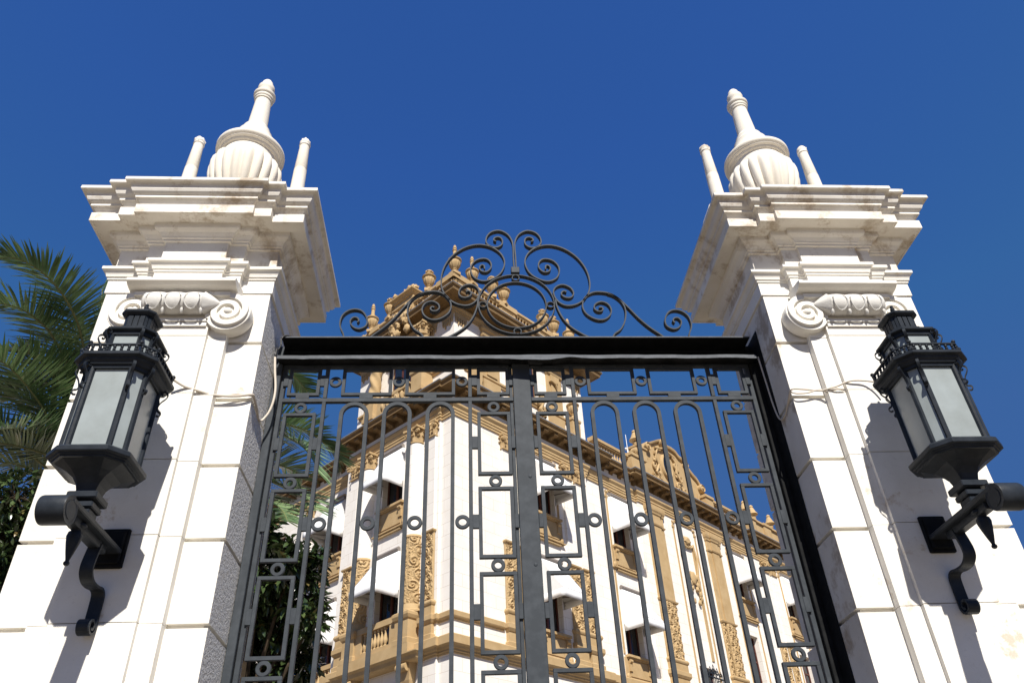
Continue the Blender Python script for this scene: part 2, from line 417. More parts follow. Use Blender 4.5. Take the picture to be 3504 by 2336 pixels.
# ------------------------------------------------------------------ wall lanterns
def octa(h, c, z, y0=0.0):
    return [(-h+c, y0-h, z), (h-c, y0-h, z), (h, y0-h+c, z), (h, y0+h-c, z), (h-c, y0+h, z), (-h+c, y0+h, z), (-h, y0+h-c, z), (-h, y0-h+c, z)]
YA = -1.035
def lantern(s, label):
    L = Vector((0, -.55, 3.56)); t = thing('wall_lantern', label, 'lantern', (s*2.635, -.55, 3.56), 0, 'wrought iron wall lanterns')
    xf = lambda p: Vector((s*p.x, p.y, p.z))-L
    def mb(): b = MB(); b.xf = xf; return b
    I = 'lamp_iron'
    b = mb(); b.bev(-.088, .088, -.575, -.548, 3.435, 3.685, .006); b.bev(-.07, .07, -.592, -.57, 3.455, 3.665, .006); b.build('wall_plate', 'shaded_iron', t)
    b = mb()
    b.bev(-.073, .073, -1.315, -.58, 3.513, 3.546, .006)
    b.lathe([(.06, -.071), (.078, -.073), (.08, -.066), (.08, .066), (.078, .073), (.06, .071)], (0, -1.318, 3.467), 28, 'x')
    b.lathe([(.03, -.0735), (.05, -.0735), (.05, .0735), (.03, .0735)], (0, -1.318, 3.467), 20, 'x')
    b.lathe([(.02, -.036), (.023, -.034), (.023, .034), (.02, .036)], (0, -1.245, 3.566), 14, 'x')
    b.bev(-.032, .032, -1.16, -.70, 3.468, 3.515, .005)
    b.build('arm', I, t)
    b = mb(); b.lathe([(.03, 3.515), (.05, 3.50), (.05, 3.485), (.03, 3.475), (.026, 3.462), (.038, 3.452), (.042, 3.43), (.034, 3.39), (.022, 3.34), (.011, 3.30), (.010, 3.292), (.016, 3.284), (.016, 3.274), (.008, 3.266)], (0, -1.05, 0), 16)
    b.build('pendant', I, t)
    b = mb()
    pts = crom([(0, -.775, 3.50), (0, -.795, 3.43), (0, -.808, 3.36), (0, -.795, 3.315), (0, -.745, 3.285), (0, -.675, 3.282), (0, -.612, 3.29), (0, -.575, 3.268), (0, -.568, 3.2), (0, -.568, 3.11)], 4)
    for i in range(22):
        a = i/21*2.6*PI; rr = .05-.013*a/PI
        pts.append(Vector((0, -.568-.05+rr*math.cos(-a), 3.075+rr*math.sin(-a))))
    b.strap(pts, (1, 0, 0), .075, .015); b.build('scroll_brace', I, t)
    b = mb(); b.bev(-.055, .055, YA-.055, YA+.055, 3.546, 3.585, .004); b.bev(-.068, .068, YA-.068, YA+.068, 3.588, 3.625, .006); b.bev(-.05, .05, YA-.05, YA+.05, 3.623, 3.64, .004)
    b.bev(-.085, .085, YA-.085, YA+.085, 3.638, 3.68, .006); b.build('pedestal', I, t)
    b = mb(); b.loft([octa(h, h*k, z, YA) for h, k, z in ((.055, .1, 3.675), (.056, .12, 3.70), (.066, .18, 3.735), (.088, .25, 3.77), (.125, .33, 3.80), (.175, .38, 3.825), (.195, .4, 3.835))], True, True, False); b.build('funnel', I, t)
    b = mb(); b.loft([octa(h, h*.4, z, YA) for h, z in ((.15, 3.832), (.205, 3.833), (.207, 3.843), (.217, 3.845), (.219, 3.853), (.233, 3.857), (.236, 3.862), (.236, 3.886), (.214, 3.905), (.17, 3.906))], True, True, False); b.build('base_flange', I, t)
    H0, C0_ = .19, .07
    cor = octa(H0, C0_, 0, YA)
    b = mb()
    for (x, y, _) in cor:
        d = Vector((x, y-YA, 0)).normalized(); q = Vector((-d.y, d.x, 0)); c0 = Vector((x, y, 0))
        rg = [[c0+d*a+q*e+Vector((0, 0, z)) for a, e in ((.008, -.009), (.008, .009), (-.004, .016), (-.02, .016), (-.02, -.016), (-.004, -.016))] for z in (3.90, 4.46)]
        b.loft(rg, True, True, False)
    b.build('frame', I, t)
    for j in range(8):
        a, c = Vector(cor[j]), Vector(cor[(j+1) % 8]); e = (c-a); n_ = Vector((e.y, -e.x, 0)).normalized(); a, c = a+e*.03, c-e*.03
        b = mb(); z0, z1 = Vector((0, 0, 3.902)), Vector((0, 0, 4.46)); o = n_*-.008; o2 = n_*-.014
        b.loft([[a+z0+o, c+z0+o, c+z0+o2, a+z0+o2], [a+z1+o, c+z1+o, c+z1+o2, a+z1+o2]], True, True, False)
        b.build('pane', 'frost', t)
    b = mb(); b.loft([octa(h, h*.35, z, YA) for h, z in ((.175, 4.445), (.198, 4.446), (.20, 4.465), (.212, 4.47), (.218, 4.485), (.228, 4.495), (.232, 4.51), (.25, 4.514), (.254, 4.518), (.254, 4.538), (.238, 4.545), (.15, 4.548))], True, True, False); b.build('head_plate', I, t)
    b = mb(); g = octa(.236, .236*.35, 0, YA)
    for j in range(8):
        a, c = Vector(g[j]), Vector(g[(j+1) % 8]); n = 7 if j % 2 == 0 else 4
        for k in range(n):
            p = a+(c-a)*(k+.5)/n
            b.lathe([(.004, 4.545), (.010, 4.552), (.010, 4.562), (.005, 4.567), (.010, 4.573), (.010, 4.585), (.004, 4.592)], (p.x, p.y, 0), 8)
        d = (c-a).normalized(); q = Vector((d.y, -d.x, 0))*.009; u = Vector((0, 0, 1))
        b.loft([[p+q*e+u*z for e, z in ((-1, 4.590), (1, 4.590), (1, 4.600), (-1, 4.600))] for p in (a, c)], True, True, False)
        b.ell((a.x, a.y, 4.612), .014, .014, .014, 10, 6)
    b.build('gallery_rail', I, t)
    up = octa(.145, .055, 0, YA)
    for j in range(8):
        a, c = Vector(up[j]), Vector(up[(j+1) % 8]); e = (c-a); n_ = Vector((e.y, -e.x, 0)).normalized(); a, c = a+e*.06, c-e*.06
        b = mb(); z0, z1 = Vector((0, 0, 4.545)), Vector((0, 0, 4.745)); o = n_*-.006; o2 = n_*-.012
        b.loft([[a+z0+o, c+z0+o, c+z0+o2, a+z0+o2], [a+z1+o, c+z1+o, c+z1+o2, a+z1+o2]], True, True, False)
        b.build('upper_pane', 'frost', t)
    b = mb()
    for (x, y, _) in up:
        d = Vector((x, y-YA, 0)).normalized(); q = Vector((-d.y, d.x, 0)); c0 = Vector((x, y, 0))
        b.loft([[c0+d*a+q*e+Vector((0, 0, z)) for a, e in ((.006, -.01), (.006, .01), (-.014, .013), (-.014, -.013))] for z in (4.54, 4.75)], True, True, False)
    b.loft([octa(h, h*.36, z, YA) for h, z in ((.12, 4.742), (.15, 4.743), (.152, 4.765), (.168, 4.772), (.172, 4.778), (.172, 4.790), (.12, 4.815), (.085, 4.835), (.06, 4.836))], True, True, False)
    b.build('upper_roof', I, t)
    b = mb(); b.loft([octa(h, h*.36, z, YA) for h, z in ((.07, 4.834), (.105, 4.838), (.105, 4.848), (.078, 4.852), (.078, 4.955))], True, True, False)
    vt = octa(.088, .032, 0, YA)
    for j in range(8):
        a, c = Vector(vt[j]), Vector(vt[(j+1) % 8]); n = 3 if j % 2 == 0 else 2
        for k in range(n):
            e = (c-a)/n; p0, p1 = a+e*(k+.1), a+e*(k+.9); nn = Vector((e.y, -e.x, 0)).normalized()
            b.loft([[p0+Vector((0, 0, z)), p1+Vector((0, 0, z)), p1-nn*.012+Vector((0, 0, z)), p0-nn*.012+Vector((0, 0, z))] for z in (4.85, 4.955)], True, True, False)
    b.build('vent', I, t)
    b = mb(); b.loft([octa(h, h*.36, z, YA) for h, z in ((.07, 4.952), (.095, 4.953), (.108, 4.965), (.112, 4.972), (.112, 4.985), (.06, 5.015), (.015, 5.03))], True, True, False); b.build('cap', I, t)
    b = mb(); b.lathe([(.022, 5.02), (.022, 5.03), (.012, 5.04), (.009, 5.06), (.016, 5.07), (.016, 5.083), (.009, 5.09), (.013, 5.10), (.008, 5.112)], (0, YA, 0), 12); b.build('tip', I, t)
    base = [(.012, 4.300), (.026, 4.297), (.036, 4.310), (.030, 4.326), (.014, 4.335), (.010, 4.36), (.022, 4.40), (.042, 4.43), (.052, 4.455), (.044, 4.478), (.022, 4.485), (.012, 4.468), (.02, 4.455), (.03, 4.460)]
    for (h, c, f, dz, ring) in ((.19, .07, 1.0, 0, 0), (.145, .055, .95, .295, 1)):
        for (x, y, _) in octa(h, c, 0, YA):
            d = Vector((x, y-YA, 0)).normalized(); q = Vector((-d.y, d.x, 0)); b = mb()
            pts = crom([Vector((x, y, 0))+d*(r*f)+Vector((0, 0, (4.30+(z-4.30)*f+dz) if ring else z)) for r, z in base], 4)
            b.strap(pts, q, .018, .006); b.build('scroll_bracket', I, t)
    return t
lantern(-1, 'black wrought iron lantern with frosted panes on the left pier')
lantern(1, 'black wrought iron lantern with frosted panes on the right pier')

# ------------------------------------------------------------------ gate leaves
BW = .029
def leaf(s, label):
    t = thing('gate_leaf', label, 'gate', (s*1.93, .015, .08), 0, 'leaves of the wrought iron gate')
    L = Vector((s*1.93, .015, .08))
    xf = lambda p: Vector((s*p.x, p.y, p.z))-L
    def mb(): b = MB(); b.xf = xf; return b
    I = 'iron'
    b = mb(); b.bev(1.897, 1.931, .012, .055, .1, 5.36, .003); b.build('hinge_stile', I, t)
    if s > 0:
        b = mb(); b.bev(-.071, .0715, -.012, .035, .1, 5.345, .004)
        for z in (4.3, 3.62, 2.7): b.ell((.03*math.sin(z*9), -.013, z), .014, .004, .014, 10, 6)
        b.build('meeting_stile', I, t)
    else:
        b = mb(); b.bev(.074, .10, .012, .05, .1, 5.345, .003); b.build('meeting_stile', I, t)
    b = mb(); b.box(.0735, 1.897, .012, .05, 5.318, 5.36); b.build('top_rail', I, t)
    b = mb(); b.box(.0735, 1.897, -.002, .036, 4.978, 5.010); b.build('rail', I, t)
    b = mb(); b.box(.0735, 1.897, -.002, .036, .14, .19); b.build('rail', I, t)
    for x in (1.571, .42):
        b = mb()
        b.bev(x-BW/2, x+BW/2, -.004, .03, 5.012, 5.318, .002); b.bev(x-BW/2, x+BW/2, -.004, .03, .19, 4.976, .002); b.build('bar', I, t)
    def frame(x0, x1, z0, z1):
        w = .026; b = mb()
        b.bev(x0, x1, 0, .03, z1-w, z1, .002); b.bev(x0, x1, 0, .03, z0, z0+w, .002)
        b.bev(x0, x0+w, 0.0012, .0288, z0+w-.001, z1-w+.001, .0005); b.bev(x1-w, x1, 0.0012, .0288, z0+w-.001, z1-w+.001, .0005); b.build('panel_frame', I, t)
    def ring(x, z, ro=.049, ri=.0245):
        b = mb(); b.annulus((x, 0, z), ro, ri, .002, .024); b.build('ring', I, t)
    def clip(x0, x1, z0, z1, name='clip'):
        b = mb(); b.bev(x0, x1, -.003, .02, z0, z1, .002); b.build(name, I, t)
    for x0, x1 in ((1.62, 1.873), (1.047, 1.447), (.540, .940), (.102, .363)):
        frame(x0, x1, 5.037, 5.302); m = (x0+x1)/2
        clip(m-.052, m+.052, 5.009, 5.038); clip(m-.052, m+.052, 5.301, 5.319)
    for x in (1.5, .993, .485): ring(x, 5.169)
    for x0, x1 in ((1.584, 1.621), (1.872, 1.91), (.362, .407), (.073, .103)):
        clip(x0, x1, 5.125, 5.228)
        z = 4.60
        while z > .5: clip(x0, x1, z-.053, z+.053); z -= .648
    for k in range(8):
        zt = 4.876-.6485*k; zb = max(zt-.551, .2)
        if zt < .4: break
        for x0, x1 in ((1.622, 1.875), (.103, .364)):
            frame(x0, x1, zb, zt); ring((x0+x1)/2, zt+.0475, .0495)
    for xo, xi in ((1.443, 1.216), (1.108, .880), (.770, .541)):
        r = (xo-xi)/2-BW/2; xc = (xo+xi)/2; zc = 4.972-(xo-xi)/2
        pts = [(xo-BW/2, .013, .19), (xo-BW/2, .013, 3.95)]+[(xc+r*math.cos(a), .013, zc+r*math.sin(a)) for a in [i*PI/20 for i in range(21)]]+[(xi+BW/2, .013, 3.95), (xi+BW/2, .013, .19)]
        b = mb(); b.strap(pts, (0, 1, 0), .034, BW); b.build('arched_bar', I, t)
    for z in (3.953, 2.45, 1.2):
        for x in (1.507, 1.162, .825, .481): ring(x, z, .054, .029)
    return t
leaf(-1, 'left black iron gate leaf, in front of the palm and leafy tree')
leaf(1, 'right black iron gate leaf carrying the broad flat centre post')

# frame of the gate: lintel beam and jambs
t = thing('iron_gateway', 'black iron lintel beam with a dented lower lip between the two piers', 'gateway', (0, 0, 0))
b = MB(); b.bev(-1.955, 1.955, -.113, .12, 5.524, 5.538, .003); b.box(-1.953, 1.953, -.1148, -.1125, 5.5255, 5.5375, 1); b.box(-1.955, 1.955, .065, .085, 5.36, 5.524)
for k, (y, z) in enumerate(((.05, 5.50), (.053, 5.44), (.05, 5.40))): b.box(-1.954, 1.954, y, .066, z-.012, z+.012)
b.build('lintel_beam', ['shaded_iron', 'lit_edge_iron'], t)
b = MB(); rg = []
N = 150
for i in range(N+1):
    x = -1.965+3.93*i/N
    w = noise.noise(Vector((x*2.2, 0, 3)))*.014+noise.noise(Vector((x*7, 1, 0)))*.009+noise.noise(Vector((x*19, 4, 0)))*.004
    bulge = -.03*math.exp(-((x-.16)/.22)**2)+.012*math.exp(-((x-.42)/.08)**2)
    y = -.113+.010*noise.noise(Vector((x*3, 5, 0)))-.02*math.exp(-((x-.2)/.2)**2)
    z0, z1 = 5.312+w*.7+bulge, 5.350+w*.35
    th = (z1-z0)
    tw = .35*math.exp(-((x-.2)/.25)**2)
    rg.append([(x, y-.012*tw, z0), (x, y+.006+.03*tw, z1), (x, .09, 5.362), (x, .09, 5.352), (x, y+.02, z0+.006)])
b.loft(rg, True, True, False)
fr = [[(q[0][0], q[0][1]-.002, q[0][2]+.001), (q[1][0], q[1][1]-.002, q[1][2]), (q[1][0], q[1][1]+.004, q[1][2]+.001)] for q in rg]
b.loft(fr, False, False, False, 1, closed=False); b.build('dented_lip', ['shaded_iron', 'lit_edge_iron'], t)
for s in (-1, 1):
    b = MB(); x0, x1 = sorted((s*1.936, s*1.994)); b.bev(x0, x1, -.02, .075, 0, 5.33, .004)
    x0, x1 = sorted((s*1.955, s*1.999)); b.box(x0, x1, .03, .11, 5.33, 5.54)
    if s > 0: b.box(1.9945, 1.9985, -.16, .09, 0, 5.56)
    b.build('jamb', 'shaded_iron' if s > 0 else 'iron', t)  # right jamb takes the darkened copy, its unlit inner side painted in

# scrolled crest on the lintel
S1 = [(-1.473, 5.60), (-1.48, 5.647), (-1.51, 5.716), (-1.519, 5.777), (-1.505, 5.848), (-1.461, 5.899), (-1.401, 5.917), (-1.344, 5.897), (-1.306, 5.844), (-1.289, 5.777), (-1.304, 5.729), (-1.35, 5.703), (-1.395, 5.716), (-1.427, 5.755), (-1.432, 5.795), (-1.41, 5.826), (-1.378, 5.823), (-1.362, 5.795), (-1.374, 5.773)]
S1B = [(-1.473, 5.60), (-1.43, 5.565), (-1.35, 5.56), (-1.27, 5.60), (-1.218, 5.65), (-1.14, 5.725), (-1.063, 5.82), (-.993, 5.929), (-.927, 6.025), (-.872, 6.08), (-.82, 6.105)]
S2 = [(-.80, 5.60), (-.831, 5.652), (-.887, 5.699), (-.93, 5.778), (-.952, 5.867), (-.952, 5.948), (-.92, 6.03), (-.852, 6.095), (-.767, 6.121), (-.682, 6.113), (-.61, 6.059), (-.578, 5.967), (-.595, 5.885), (-.65, 5.827), (-.712, 5.803), (-.767, 5.813), (-.813, 5.858), (-.829, 5.921), (-.803, 5.984), (-.747, 6.008), (-.694, 5.98), (-.68, 5.935), (-.703, 5.903), (-.738, 5.9), (-.757, 5.925), (-.742, 5.946), (-.724, 5.937)]
S3 = [(-.279, 6.39), (-.282, 6.43), (-.306, 6.438), (-.324, 6.405), (-.305, 6.364), (-.258, 6.358), (-.22, 6.405), (-.22, 6.465), (-.253, 6.51), (-.305, 6.516), (-.36, 6.489), (-.398, 6.429), (-.402, 6.36), (-.377, 6.292), (-.323, 6.252), (-.265, 6.248), (-.196, 6.279), (-.139, 6.332), (-.104, 6.406), (-.094, 6.486), (-.117, 6.566), (-.168, 6.632), (-.242, 6.678), (-.332, 6.693), (-.422, 6.671), (-.504, 6.62), (-.578, 6.54), (-.633, 6.438), (-.662, 6.334), (-.669, 6.228), (-.657, 6.145), (-.632, 6.085), (-.596, 6.031), (-.539, 5.985), (-.476, 5.963), (-.419, 5.967), (-.369, 6.004), (-.339, 6.06), (-.332, 6.125), (-.353, 6.172), (-.396, 6.201), (-.442, 6.2), (-.49, 6.167), (-.511, 6.115), (-.502, 6.076), (-.472, 6.053), (-.433, 6.057), (-.405, 6.083), (-.403, 6.111), (-.425, 6.13), (-.448, 6.12)]
S4 = [(-.343, 6.032), (-.353, 5.94), (-.392, 5.823), (-.455, 5.726), (-.545, 5.65), (-.62, 5.605), (-.70, 5.575)]
S5 = [(-.009, 6.39), (-.010, 6.45), (-.010, 6.537), (-.008, 6.649), (-.014, 6.737), (-.045, 6.816), (-.093, 6.863), (-.146, 6.879), (-.208, 6.856), (-.247, 6.803), (-.259, 6.74), (-.242, 6.693), (-.197, 6.663), (-.152, 6.663), (-.113, 6.695), (-.104, 6.742), (-.118, 6.781), (-.148, 6.794), (-.179, 6.778), (-.184, 6.75), (-.163, 6.739)]
t = thing('scroll_crest', 'black wrought iron scrollwork crest standing on the gate lintel', 'gate crest', (0, 0, 5.54))
Z0 = Vector((0, 0, 5.54))
for s in (-1, 1):
    for cv in (S1, S1B, S2, S3, S4, S5):
        b = MB(); b.xf = lambda p: p-Z0
        pts = crom([(-s*x*-1 if False else (x if s < 0 else -x), .016, z) for x, z in cv], 4)
        b.strap(pts, (0, 1, 0), .046, .0115); b.build('scroll', 'iron', t)
def crest_ring(c, r, w, th, seg=64):
    b = MB(); b.xf = lambda p: p-Z0; b.annulus((c[0], 0, c[1]), r, r-th, .016-w/2, .016+w/2, seg); b.build('ring', 'iron', t)
crest_ring((-.005, 5.985), .342, .046, .0115); crest_ring((-.003, 5.975), .266, .046, .0115)
for c in ((0, 6.285), (-.301, 5.972), (.295, 5.972), (-.008, 5.678)): crest_ring(c, .037, .046, .009, 28)
b = MB(); b.xf = lambda p: p-Z0; b.bev(-.038, .038, -.02, .05, 6.335, 6.405, .004); b.build('collar', 'iron', t)

# cables
t = thing('cable', 'cream cable looping from the left lantern to the gate lintel', 'cable', (-2.0, -.45, 4.78))
def cab(name, pts, r, m):
    b = MB(); b.xf = lambda p: p-t.location
    b.tube(crom(pts, 6), r, 8); return b.build(name, m, t)
cab('wire', [(-1.975, -.13, 5.32), (-1.955, -.135, 5.18), (-1.93, -.13, 5.02), (-1.93, -.13, 4.90), (-1.95, -.13, 4.80), (-1.985, -.15, 4.72), (-1.992, -.22, 4.69), (-1.99, -.3, 4.72), (-1.99, -.42, 4.745), (-1.995, -.48, 4.735), (-2.10, -.492, 4.715), (-2.25, -.50, 4.72), (-2.36, -.53, 4.74), (-2.45, -.565, 4.755), (-2.52, -.62, 4.78)], .009, 'cable')
cab('wire', [(-1.97, -.13, 5.40), (-1.973, -.135, 5.34), (-1.975, -.13, 5.31)], .0075, 'cable_dark')
cab('wire', [(-1.85, -.06, 5.545), (-1.91, -.11, 5.548), (-1.95, -.125, 5.51), (-1.945, -.125, 5.44), (-1.962, -.125, 5.395)], .007, 'cable_dark')
cab('wire', [(-1.99, -.46, 4.735), (-2.10, -.487, 4.735), (-2.24, -.493, 4.71), (-2.37, -.525, 4.735)], .006, 'cable')
t = thing('cable', 'cream twin cable looping from the right lantern round the pier edge', 'cable', (2.0, -.45, 4.75))
cab('wire', [(1.985, -.1, 5.33), (1.985, -.115, 5.1), (1.985, -.13, 4.86), (1.985, -.16, 4.71), (1.985, -.22, 4.655), (1.985, -.30, 4.66), (1.985, -.39, 4.71), (1.985, -.455, 4.745), (2.0, -.49, 4.755), (2.1, -.49, 4.75), (2.2, -.495, 4.735), (2.26, -.525, 4.735), (2.33, -.53, 4.755), (2.42, -.565, 4.775), (2.52, -.575, 4.77), (2.58, -.60, 4.74), (2.615, -.62, 4.69)], .007, 'cable')
cab('wire', [(1.99, -.47, 4.74), (2.02, -.49, 4.715), (2.1, -.49, 4.72), (2.2, -.495, 4.745), (2.25, -.50, 4.715)], .006, 'cable')
cab('wire', [(2.25, -.52, 4.735), (2.30, -.53, 4.725), (2.37, -.53, 4.725)], .006, 'cable')

# ------------------------------------------------------------------ corner building behind the gate
ALPHA = math.radians(43.2)
B = thing('corner_building', 'white building with ochre stone trim, corner tower and awnings behind the gate', 'building', (-.782, 19.698, 0), ALPHA)
FR = lambda p: Vector((p.x, -p.y, p.z))          # right facade: along, outward, up
FL = lambda p: Vector((-p.y, p.x, p.z))          # left facade
def fb(F, doff=0.0):
    b = MB(); b.xf = (lambda p: F(Vector((p.x, p.y+doff, p.z)))); return b
WING = -.65
PATH = [(.65, 30), (.65, 6.25), (-.1, 6.25), (-.1, .62), (0, .62), (0, 0), (.85, 0), (.85, -.1), (7.6, -.1), (7.6, 0), (11.3, 0), (11.3, -.12), (18.5, -.12), (18.5, 0), (21.6, 0), (21.6, -.1), (42, -.1)]
PATHC = [(.75, 30), (.75, 6.3), (-.1, 6.3), (-.1, .62), (0, .62), (0, 0), (.85, 0), (.85, -.1), (8.3, -.1), (8.3, .14), (11.2, .14), (11.2, -.12), (18.6, -.12), (18.6, .14), (21.6, .14), (21.6, -.1), (42, -.1)]

def facade(F, name, s0, s1, z0, z1, o, holes, depth=.32, mat='white'):
    b = fb(F)
    ss = sorted({s0, s1}|{h[0] for h in holes}|{h[1] for h in holes}); zs = sorted({z0, z1}|{h[2] for h in holes}|{h[3] for h in holes})
    for a, c in zip(ss, ss[1:]):
        for e, g in zip(zs, zs[1:]):
            if any(h[0] <= a and c <= h[1] and h[2] <= e and g <= h[3] for h in holes): continue
            b.add([(a, o, e), (c, o, e), (c, o, g), (a, o, g)], [(0, 1, 2, 3)])
    for h in holes:
        a, c, e, g = h; q = o-depth
        b.add([(a, o, e), (c, o, e), (c, o, g), (a, o, g), (a, q, e), (c, q, e), (c, q, g), (a, q, g)], [(0, 1, 5, 4), (1, 2, 6, 5), (2, 3, 7, 6), (3, 0, 4, 7)])
    return b.build(name, mat, B, recalc=False)
def window(F, c, w, z0, z1, o, mid=True, trans=None):
    b = fb(F); a, e = c-w/2, c+w/2; y0, y1 = o-.06, o
    k = .07
    b.box(a, a+k, y0, y1, z0, z1); b.box(e-k, e, y0, y1, z0, z1); b.box(a+k, e-k, y0, y1-.002, z0, z0+k); b.box(a+k, e-k, y0, y1-.002, z1-k, z1)
    if mid: b.box(c-.05, c+.05, y0, y1+.012, z0+k, z1-k)
    tz = trans or z0+(z1-z0)*.68
    b.box(a+k, e-k, y0+.004, y1-.004, tz-.035, tz+.035)
    f = b.build('window', 'redwood', B)
    g = fb(F); g.box(a+.02, e-.02, y0-.02, y0+.02, z0+.02, z1-.02); g.build('pane', 'pane', f)
    return f
LOW = [(c, 1.2, 9.88, 12.42) for c in (4.78, 9.85, 25.05)]
UPP = [(c, 1.2, 14.32, 16.55) for c in (4.78, 9.85, 19.85, 25.05)]
NI = [(14.9, 1.35, 6.6, 10.25), (19.75, 1.25, 8.98, 12.55)]
hr = [(c-w/2, c+w/2, a, e) for c, w, a, e in LOW+UPP+NI]
seg = lambda a, e: [h for h in hr if a <= h[0] and h[1] <= e]
facade(FR, 'facade_wall', 0, .85, 0, 17.9, 0, [])
for a, e, o in ((.85, 7.6, .1), (7.6, 11.3, 0), (11.3, 18.5, .12), (18.5, 21.6, 0), (21.6, 42, .1)):
    facade(FR, 'facade_wall', a, e, 0, 17.9, o, seg(a, e))
    for c, w, z0, z1 in LOW+UPP+NI:
        if a <= c <= e: window(FR, c, w, z0, z1, o-.24)
b = fb(FR)
for s, o0, o1 in ((.85, 0, .1), (7.6, 0, .1), (11.3, 0, .12), (18.5, 0, .12), (21.6, 0, .1)): b.add([(s, o0, 0), (s, o1, 0), (s, o1, 17.9), (s, o0, 17.9)], [(0, 1, 2, 3)])
b.build('wall_return', 'white', B, recalc=False)
LL = [(3.26, 1.3, 9.1, 12.42), (3.26, 1.2, 14.35, 16.5)]
LW = [(c, 1.2, a, e) for c in (7.95, 12.4, 16.5) for a, e in ((9.3, 12.0), (14.0, 16.3))]
facade(FL, 'facade_wall', 0, .62, 0, 17.9, 0, [])
facade(FL, 'facade_wall', .62, 6.25, 0, 17.9, .1, [(c-w/2, c+w/2, a, e) for c, w, a, e in LL])
facade(FL, 'facade_wall', 6.25, 30, 0, 17.9, WING, [(c-w/2, c+w/2, a, e) for c, w, a, e in LW])
for c, w, a, e in LL: window(FL, c, w, a, e, -.14)
for c, w, a, e in LW: window(FL, c, w, a, e, WING-.24)
b = fb(FL)
b.add([(.62, 0, 0), (.62, .1, 0), (.62, .1, 17.9), (.62, 0, 17.9)], [(0, 1, 2, 3)]); b.add([(6.25, .1, 0), (6.25, WING, 0), (6.25, WING, 17.9), (6.25, .1, 17.9)], [(0, 1, 2, 3)])
b.build('wall_return', 'white', B, recalc=False)
b = MB(); b.box(.9, 42, .45, 29.5, 17.9, 18.2); b.box(41.9, 42, .1, 30, 0, 18); b.box(.7, 42, 29.9, 30, 0, 18); b.build('roof', 'plaster', B)

# mouldings that run round both facades
def mould(name, path, prof, mat, parent=B):
    b = MB(); b.band(path, prof); return b.build(name, mat, parent)
mould('ledge_moulding', PATH, [(-.05, 8.42), (.05, 8.42), (.06, 8.46), (.10, 8.48), (.10, 8.53), (.15, 8.56), (.18, 8.62), (.22, 8.65), (.25, 8.67), (.25, 8.92), (.21, 8.955), (-.05, 8.96)], 'gold')
mould('dado_moulding', [(-.1, 1.45), (-.1, .62), (0, .62), (0, 0), (.85, 0), (.85, -.1), (2.2, -.1)], [(-.05, 9.44), (.04, 9.44), (.05, 9.48), (.09, 9.51), (.11, 9.55), (.11, 9.70), (.07, 9.73), (-.05, 9.74)], 'gold')
mould('architrave', PATH, [(-.05, 16.93), (.05, 16.93), (.05, 17.03), (.075, 17.04), (.075, 17.14), (.10, 17.15), (.10, 17.23), (.14, 17.29), (.17, 17.34), (.17, 17.42), (-.05, 17.45)], 'gold')
mould('frieze', PATH, [(-.3, 17.44), (.02, 17.44), (.02, 17.725), (-.3, 17.74)], 'plaster')
mould('cornice', PATHC, [(-.3, 17.72), (.03, 17.72), (.05, 17.74), (.05, 17.97), (.52, 17.975), (.53, 17.955), (.56, 17.955), (.56, 18.04), (.58, 18.06), (.60, 18.10), (.63, 18.13), (.63, 18.175), (-.3, 18.21)], 'gold_shaded')
mould('gutter_edge', PATHC, [(.605, 18.178), (.645, 18.176), (.645, 18.215), (.605, 18.22)], 'lead')
def bracket_mesh():
    b = MB()
    pr = [(.045, 17.75), (.10, 17.73), (.16, 17.75), (.20, 17.80), (.28, 17.82), (.38, 17.80), (.45, 17.82), (.49, 17.86), (.48, 17.92), (.46, 17.972), (.045, 17.972)]
    b.loft([[(x, o, z) for o, z in pr] for x in (-.11, .11)], True, True, False)
    b.lathe([(.03, -.12), (.07, -.12), (.07, .12), (.03, .12)], (0, .12, 17.80), 10, 'x'); b.lathe([(.02, -.12), (.05, -.12), (.05, .12), (.02, .12)], (0, .44, 17.86), 10, 'x')
    return b.build('bracket', 'gold_shaded', B)
br0 = bracket_mesh(); first = True
def place_bracket(x, y, ang):
    global first
    o = br0 if first else br0.copy()
    if not first: C.objects.link(o)
    first = False; o.location = (x, y, 0); o.rotation_euler = (0, 0, ang); o.parent = B
for s in [.3+.62*i for i in range(43)]:
    q = .1 if (.85 < s < 7.6 or 11.3 < s < 18.5 or s > 21.6) else (0 if s < .85 else -.14)
    place_bracket(s, -q, PI)
for s in [.3+.62*i for i in range(20)]: place_bracket(-.1 if s < 6.25 else .75, s, PI/2)

